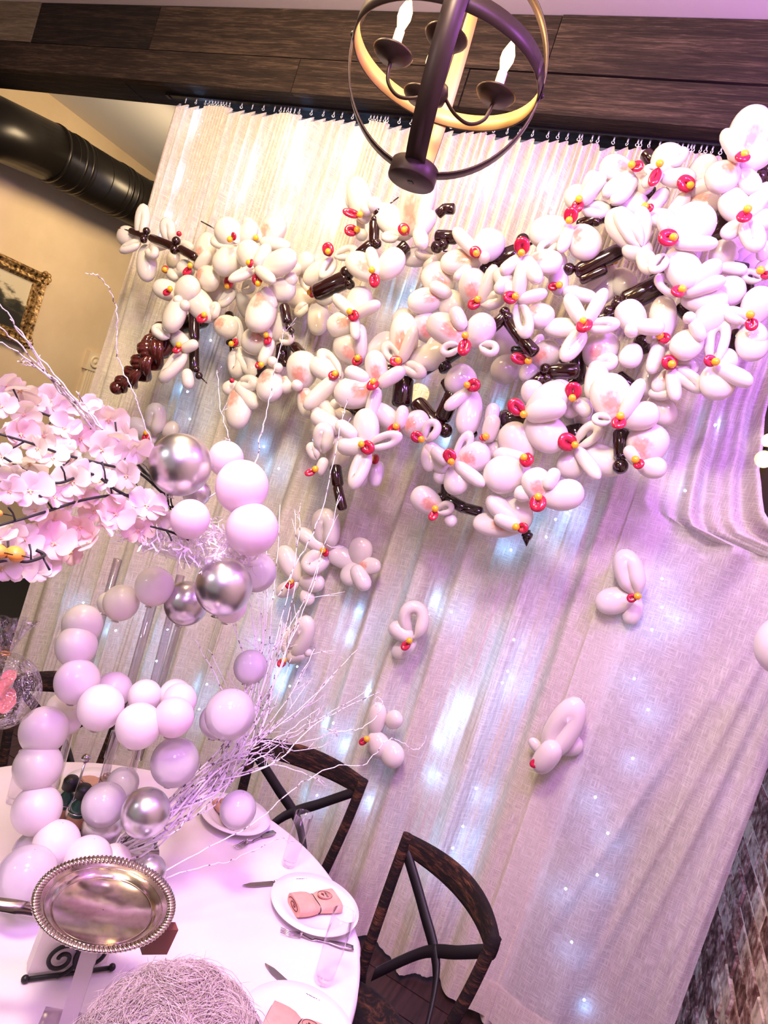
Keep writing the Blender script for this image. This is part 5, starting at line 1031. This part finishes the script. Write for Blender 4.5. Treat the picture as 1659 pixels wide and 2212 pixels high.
ends = [(560, 1295, 1.8), (575, 1180, 1.85), (650, 1130, 1.85), (735, 1072, 1.95), (690, 1225, 1.95), (605, 1090, 1.85), (640, 1345, 1.95), (680, 1400, 2.0), (772, 1402, 2.05), (800, 1488, 2.05), (820, 1493, 2.02), (700, 1555, 2.0), (712, 1610, 1.95), (735, 1580, 2.0), (590, 1400, 1.85), (610, 1330, 1.85), (545, 1350, 1.8), (520, 1420, 1.75), (490, 1440, 1.75), (450, 1400, 1.8), (655, 1300, 1.9), (530, 1250, 1.8), (660, 1480, 1.95), (630, 1420, 1.9), (700, 1690, 1.85), (590, 1640, 1.8), (565, 1215, 1.82), (480, 1300, 1.75), (420, 1380, 1.7), (640, 1260, 1.9), (720, 1460, 2.0), (690, 1530, 1.95)]
for k, (x, y, D) in enumerate(ends):
    j = lambda s: random.gauss(0, s)
    t = (k % 8)/8; A = (225+25*t, 1862-40*t, 1.58); B = (330+j(20), 1795+j(18), 1.60+j(.02)); Cc = (430+j(22), 1712+j(22), 1.65+j(.02)); Dd = (520+j(16)+max(0, (x-560)*.15), 1610+j(22)+(y-1400)*.16, 1.72+j(.03))
    up = y < 1380; Ee = ((555+x)/2+(8 if up else 0), (1590+y)/2+(-25 if up else 20), (D+1.74)/2)
    twig([A, B, Cc, Dd, Ee, (x, y, D)], random.uniform(.0017, .0030), ('upright frosted twig behind the balloons' if up else 'leaning frosted twig over the curved chair'), GR+(', upright ones' if up else ', leaning ones'), 4)
twig([(350, 1885, 1.5), (470, 1820, 1.6), (560, 1770, 1.65), (640, 1700, 1.7), (720, 1657, 1.75), (790, 1650, 1.8), (835, 1600, 1.82), (860, 1600, 1.84), (900, 1620, 1.86), (918, 1600, 1.88), (920, 1585, 1.88)], .0013, 'long thin twig curling past the drifting flower by the chair', GR, 0)
twig([(360, 1895, 1.5), (460, 1868, 1.55), (520, 1850, 1.6), (600, 1812, 1.62)], .0012, 'thin dark speckled twig lying low over the cloth', GR, 2)
twig([(690, 1572, 1.85), (740, 1580, 1.88), (790, 1568, 1.9), (820, 1535, 1.92), (824, 1512, 1.93), (812, 1508, 1.93), (812, 1525, 1.93)], .0012, 'thin twig ending in a small loop over the drifting flower', GR, 0)
twig([(365, 1100, 1.55), (345, 1010, 1.5), (325, 950, 1.46), (300, 880, 1.42), (283, 835, 1.4), (262, 795, 1.4), (250, 740, 1.38), (252, 672, 1.36), (238, 630, 1.34), (215, 600, 1.32), (187, 589, 1.3)], .0014, 'long single twig curving over the tan wall to a hooked tip', 'twigs rising from the flower bowl', 0)
for k, (x, y, D) in enumerate([(-15, 640, 1.2), (-15, 695, 1.2), (-15, 735, 1.2), (38, 780, 1.25), (160, 842, 1.4), (60, 790, 1.28), (20, 690, 1.22)]):
    twig([(240+k*6, 985-k*3, 1.45), (190+k*3, 915, 1.4), (118+k*5, 828+k*3, 1.34), (x*.6+45, y*.6+320, D+.05), (x, y, D)] if k != 4 else [(250, 985, 1.45), (205, 900, 1.42), (162, 842, 1.4)], .0022, 'frosted twig shooting up toward the gilded painting', 'frosted twigs pointing at the painting', 1, sl=.02)
twig([(450, 1075, 1.6), (545, 1010, 1.68), (560, 950, 1.7), (575, 900, 1.72), (590, 820, 1.74), (612, 713, 1.76)], .0016, 'tall speckled twig standing behind the pink balloons', 'twigs rising from the flower bowl', 4, sl=.05)
twig([(480, 1060, 1.6), (505, 990, 1.66), (490, 930, 1.68), (475, 870, 1.7), (469, 800, 1.72)], .0014, 'white twig rising beside the largest silver balloon', 'twigs rising from the flower bowl', 3, sl=.04)
twig([(600, 1290, 1.8), (650, 1200, 1.85), (690, 1120, 1.88), (720, 1000, 1.9), (740, 900, 1.92), (752, 862, 1.93)], .0015, 'white twig reaching up to the stacked flower pair', 'twigs rising from the flower bowl', 3, sl=.04)
for pts in ([(360, 1090), (350, 1060), (300, 1010)], [(370, 1100), (340, 1040), (310, 1005)], [(380, 1105), (365, 1070), (345, 1030)], [(390, 1110), (330, 1070), (290, 1045)]):
    twig([(x, y, 1.55) for x, y in pts], .002, 'short dark twig bundled at the bowl under the silver balloon', 'short dark twigs at the bowl', 1, 'stemblack', .03)

# ---------------------------------------------------------------- chairs
def chair(A, B, label, bulge=.07, ZB=.87):
    A, B = V(A), V(B); A.z = B.z = ZB; d = (B-A); Wd = d.length; d.normalize(); fwd = V((d.y, -d.x, 0))
    mid = (A+B)/2
    if (V((TC.x, TC.y, ZB))-mid).dot(fwd) < 0: fwd = -fwd
    e = empty('crossback_chair', (mid.x+fwd.x*.2, mid.y+fwd.y*.2, 0), label, 'chair', 'dark crossback chairs')
    def P(u, f, z): return V((mid.x, mid.y, 0))+d*(u*Wd)+fwd*f+V((0, 0, z))
    n = 20; pts = [P(t-.5, -bulge*(1-(2*t-1)**2)+.0, ZB+.006*math.sin(t*math.pi)) for t in [i/n for i in range(n+1)]]
    b = MB(); k = n+1
    for i, p in enumerate(pts):
        tt = i/n; tn = (pts[min(i+1, n)]-pts[max(i-1, 0)]).normalized(); nn = V((tn.y, -tn.x, 0)); hh = .030+.010*math.sin(tt*math.pi)
        for q in range(12):
            a = 2*math.pi*q/12; c_, s_ = math.cos(a), math.sin(a); b.v.append(p+nn*math.copysign(abs(c_)**.6, c_)*.013+V((0, 0, math.copysign(abs(s_)**.6, s_)*hh-.01)))
    for i in range(n):
        for j in range(12): b.f.append((i*12+j, i*12+(j+1) % 12, (i+1)*12+(j+1) % 12, (i+1)*12+j))
    b.f.append(tuple(range(12))); b.f.append(tuple(range(n*12, n*12+12))); b.build('top_rail', 'chair', e)
    for s in (-1, 1):
        MB().tube(smoothpts([P(s*.485, .0, ZB+.02), P(s*.46, .015, .72), P(s*.40, .04, .50), P(s*.40, .03, .44), P(s*.43, -.03, .2), P(s*.46, -.07, 0)], 5), [.017]*26, 10, flat=.85).build('leg', 'chair', e)
        MB().tube(smoothpts([P(s*.36, .40, .44), P(s*.38, .41, .2), P(s*.40, .43, 0)], 4), .016, 10).build('leg', 'chair', e)
        MB().strap(smoothpts([P(s*.46, -.004, ZB-.03), P(s*.2, -.03, .74), P(-s*.08, -.035, .64), P(-s*.30, .03, .50)], 6), lambda i: V((0, 0, 1)), .042, .009).build('cross_strap', 'chair_dark', e)
    MB().lathe([(.001, .445), (.19, .445), (.205, .455), (.205, .468), (.19, .475), (.001, .470)], 32, Matrix.Translation(P(0, .20, 0)) @ Matrix.Diagonal((1, 1, 1, 1))).build('seat', 'chair', e)
    MB().tube([P(0, .2, 0)+V((math.cos(q)*.15, math.sin(q)*.15, .25)) for q in [x*math.pi/16 for x in range(33)]], .009, 8, False).build('stretcher', 'chair_dark', e)
chair(onz(878, 1806, .88), onz(1066, 2050, .86), 'dark crossback chair nearest the camera, with worn curved top rail')
chair(onz(548, 1600, .88), onz(788, 1690, .88), 'dark crossback chair behind the frosted twigs, against the curtain', .05)
chair(onz(40, 1462, .88), onz(278, 1492, .88), 'dark crossback chair behind the balloon column at the far table side', .04)

# ---------------------------------------------------------------- person with grey hair
hc = at(345, 2352, .80); hr = .088
pe = empty('person', (hc.x, hc.y-.05, .45), 'seated person with fluffy curly grey hair, only the crown showing', 'person')
bm = MB()
def body(u, v):
    # v: 0 crown -> 1 hips, rings
    pf = [(0, .001, .001, .115), (.05, .045, .05, .105), (.12, .07, .085, .07), (.22, .078, .098, .01), (.32, .066, .085, -.06), (.38, .05, .055, -.10), (.43, .052, .055, -.14), (.50, .13, .08, -.17), (.56, .21, .11, -.21), (.66, .20, .125, -.32), (.82, .17, .12, -.50), (1, .19, .14, -.68)]
    for i in range(len(pf)-1):
        if v <= pf[i+1][0]: t = (v-pf[i][0])/(pf[i+1][0]-pf[i][0]); a = [pf[i][k]+(pf[i+1][k]-pf[i][k])*t for k in (1, 2, 3)]; break
    q = u*2*math.pi; return hc+V((a[0]*math.cos(q), a[1]*math.sin(q)-.0, a[2]))
bm.grid(body, 32, 48); bm.build('body', 'skin', pe)
b = MB(); b.grid(lambda u, v: hc+(body(u, .5+.5*v)-hc)*1.0+V((math.cos(u*2*math.pi)*.008, math.sin(u*2*math.pi)*.008, .004)), 32, 20); b.build('shirt', 'shirt', pe)
MB().sphere(hc+V((0, 0, .015)), .1062, 36, 24, (1.0, 1.0, 1.0)).build('scalp_hair', 'hair', pe)
b = MB(); random.seed(4)
for k in range(10500):
    a = random.uniform(0, 2*math.pi); c = math.acos(random.uniform(-.1, 1)); n_ = V((math.cos(a)*math.sin(c), math.sin(a)*math.sin(c), math.cos(c)))
    fl_ = V((math.sin(n_.x*9+n_.z*5), math.cos(n_.y*8+n_.x*4), math.sin(n_.y*7)*.6)); s1 = (fl_-n_*fl_.dot(n_)).normalized(); s2 = n_.cross(s1)
    p = hc+V((0, 0, .015))+n_*random.uniform(.100, .112); ph = random.gauss(0, .5); dv = (s1*math.cos(ph)+s2*math.sin(ph)); rc = random.uniform(.012, .026); pts = []; qe = random.uniform(2.0, 4.2); fz = random.random() < .06
    for i in range(8):
        t = i/7; q = t*qe; w0 = p+dv*(rc*(1-math.cos(q))*1.25+t*.008)+s2*rc*math.sin(q)*1.0-(hc+V((0, 0, .015))); pts.append(hc+V((0, 0, .015))+w0.normalized()*((.104+rc*.45*math.sin(q+ph)**2)*(1+.05*math.sin(n_.x*23)*math.sin(n_.y*19+n_.z*11))+(t*t*.016 if fz else 0)))
    b.tube(pts, [.0003, .0004, .0004, .0004, .0004, .0004, .0003, .0001], 3, False)
o = b.build('hair_curls', 'hair', pe); o['kind'] = 'stuff'
# blurred pale balloon cut by the frame edge near the curtain tie
P = at(1693, 1395, 1.9); e = empty('edge_balloon', P, 'beige balloon cut by the photo edge beside the swagged curtain', 'balloon'); MB().sphere(P, .075, 30, 20, (1, 1, 1.15)).build('skin', 'pearl', e)
MB().lathe([(.001, -.09), (.006, -.098), (.001, -.104)], 10, Matrix.Translation(P)).build('knot', 'pearl', e)

# ---------------------------------------------------------------- repeats: say which one by their order across the room
ORD = ['first', 'second', 'third', 'fourth', 'fifth', 'sixth', 'seventh', 'eighth', 'ninth', 'tenth', 'eleventh', 'twelfth', 'thirteenth', 'fourteenth', 'fifteenth', 'sixteenth', 'seventeenth', 'eighteenth', 'nineteenth', 'twentieth']
seen = {}
for o in scn.objects:
    if o.parent is None and 'label' in o.keys() and not o.name.startswith('curtain_hook'): seen.setdefault(o['label'], []).append(o)
def sx(o):
    P = o.matrix_basis.translation
    for c in o.children:
        if c.name.startswith('main_shoot'): P = o.matrix_basis.translation + V(c.data.vertices[-1].co)
    q = P-CAM; return q.dot(RT)/q.dot(FWD)
for lab, os_ in seen.items():
    if len(os_) < 2: continue
    for i, o in enumerate(sorted(os_, key=sx)): o['label'] = '%s, %s from the left' % (lab, ORD[i])
for o in scn.objects:
    if 'label' in o.keys() and len(o['label'].split()) > 16: o['label'] = ' '.join(o['label'].split()[:16])
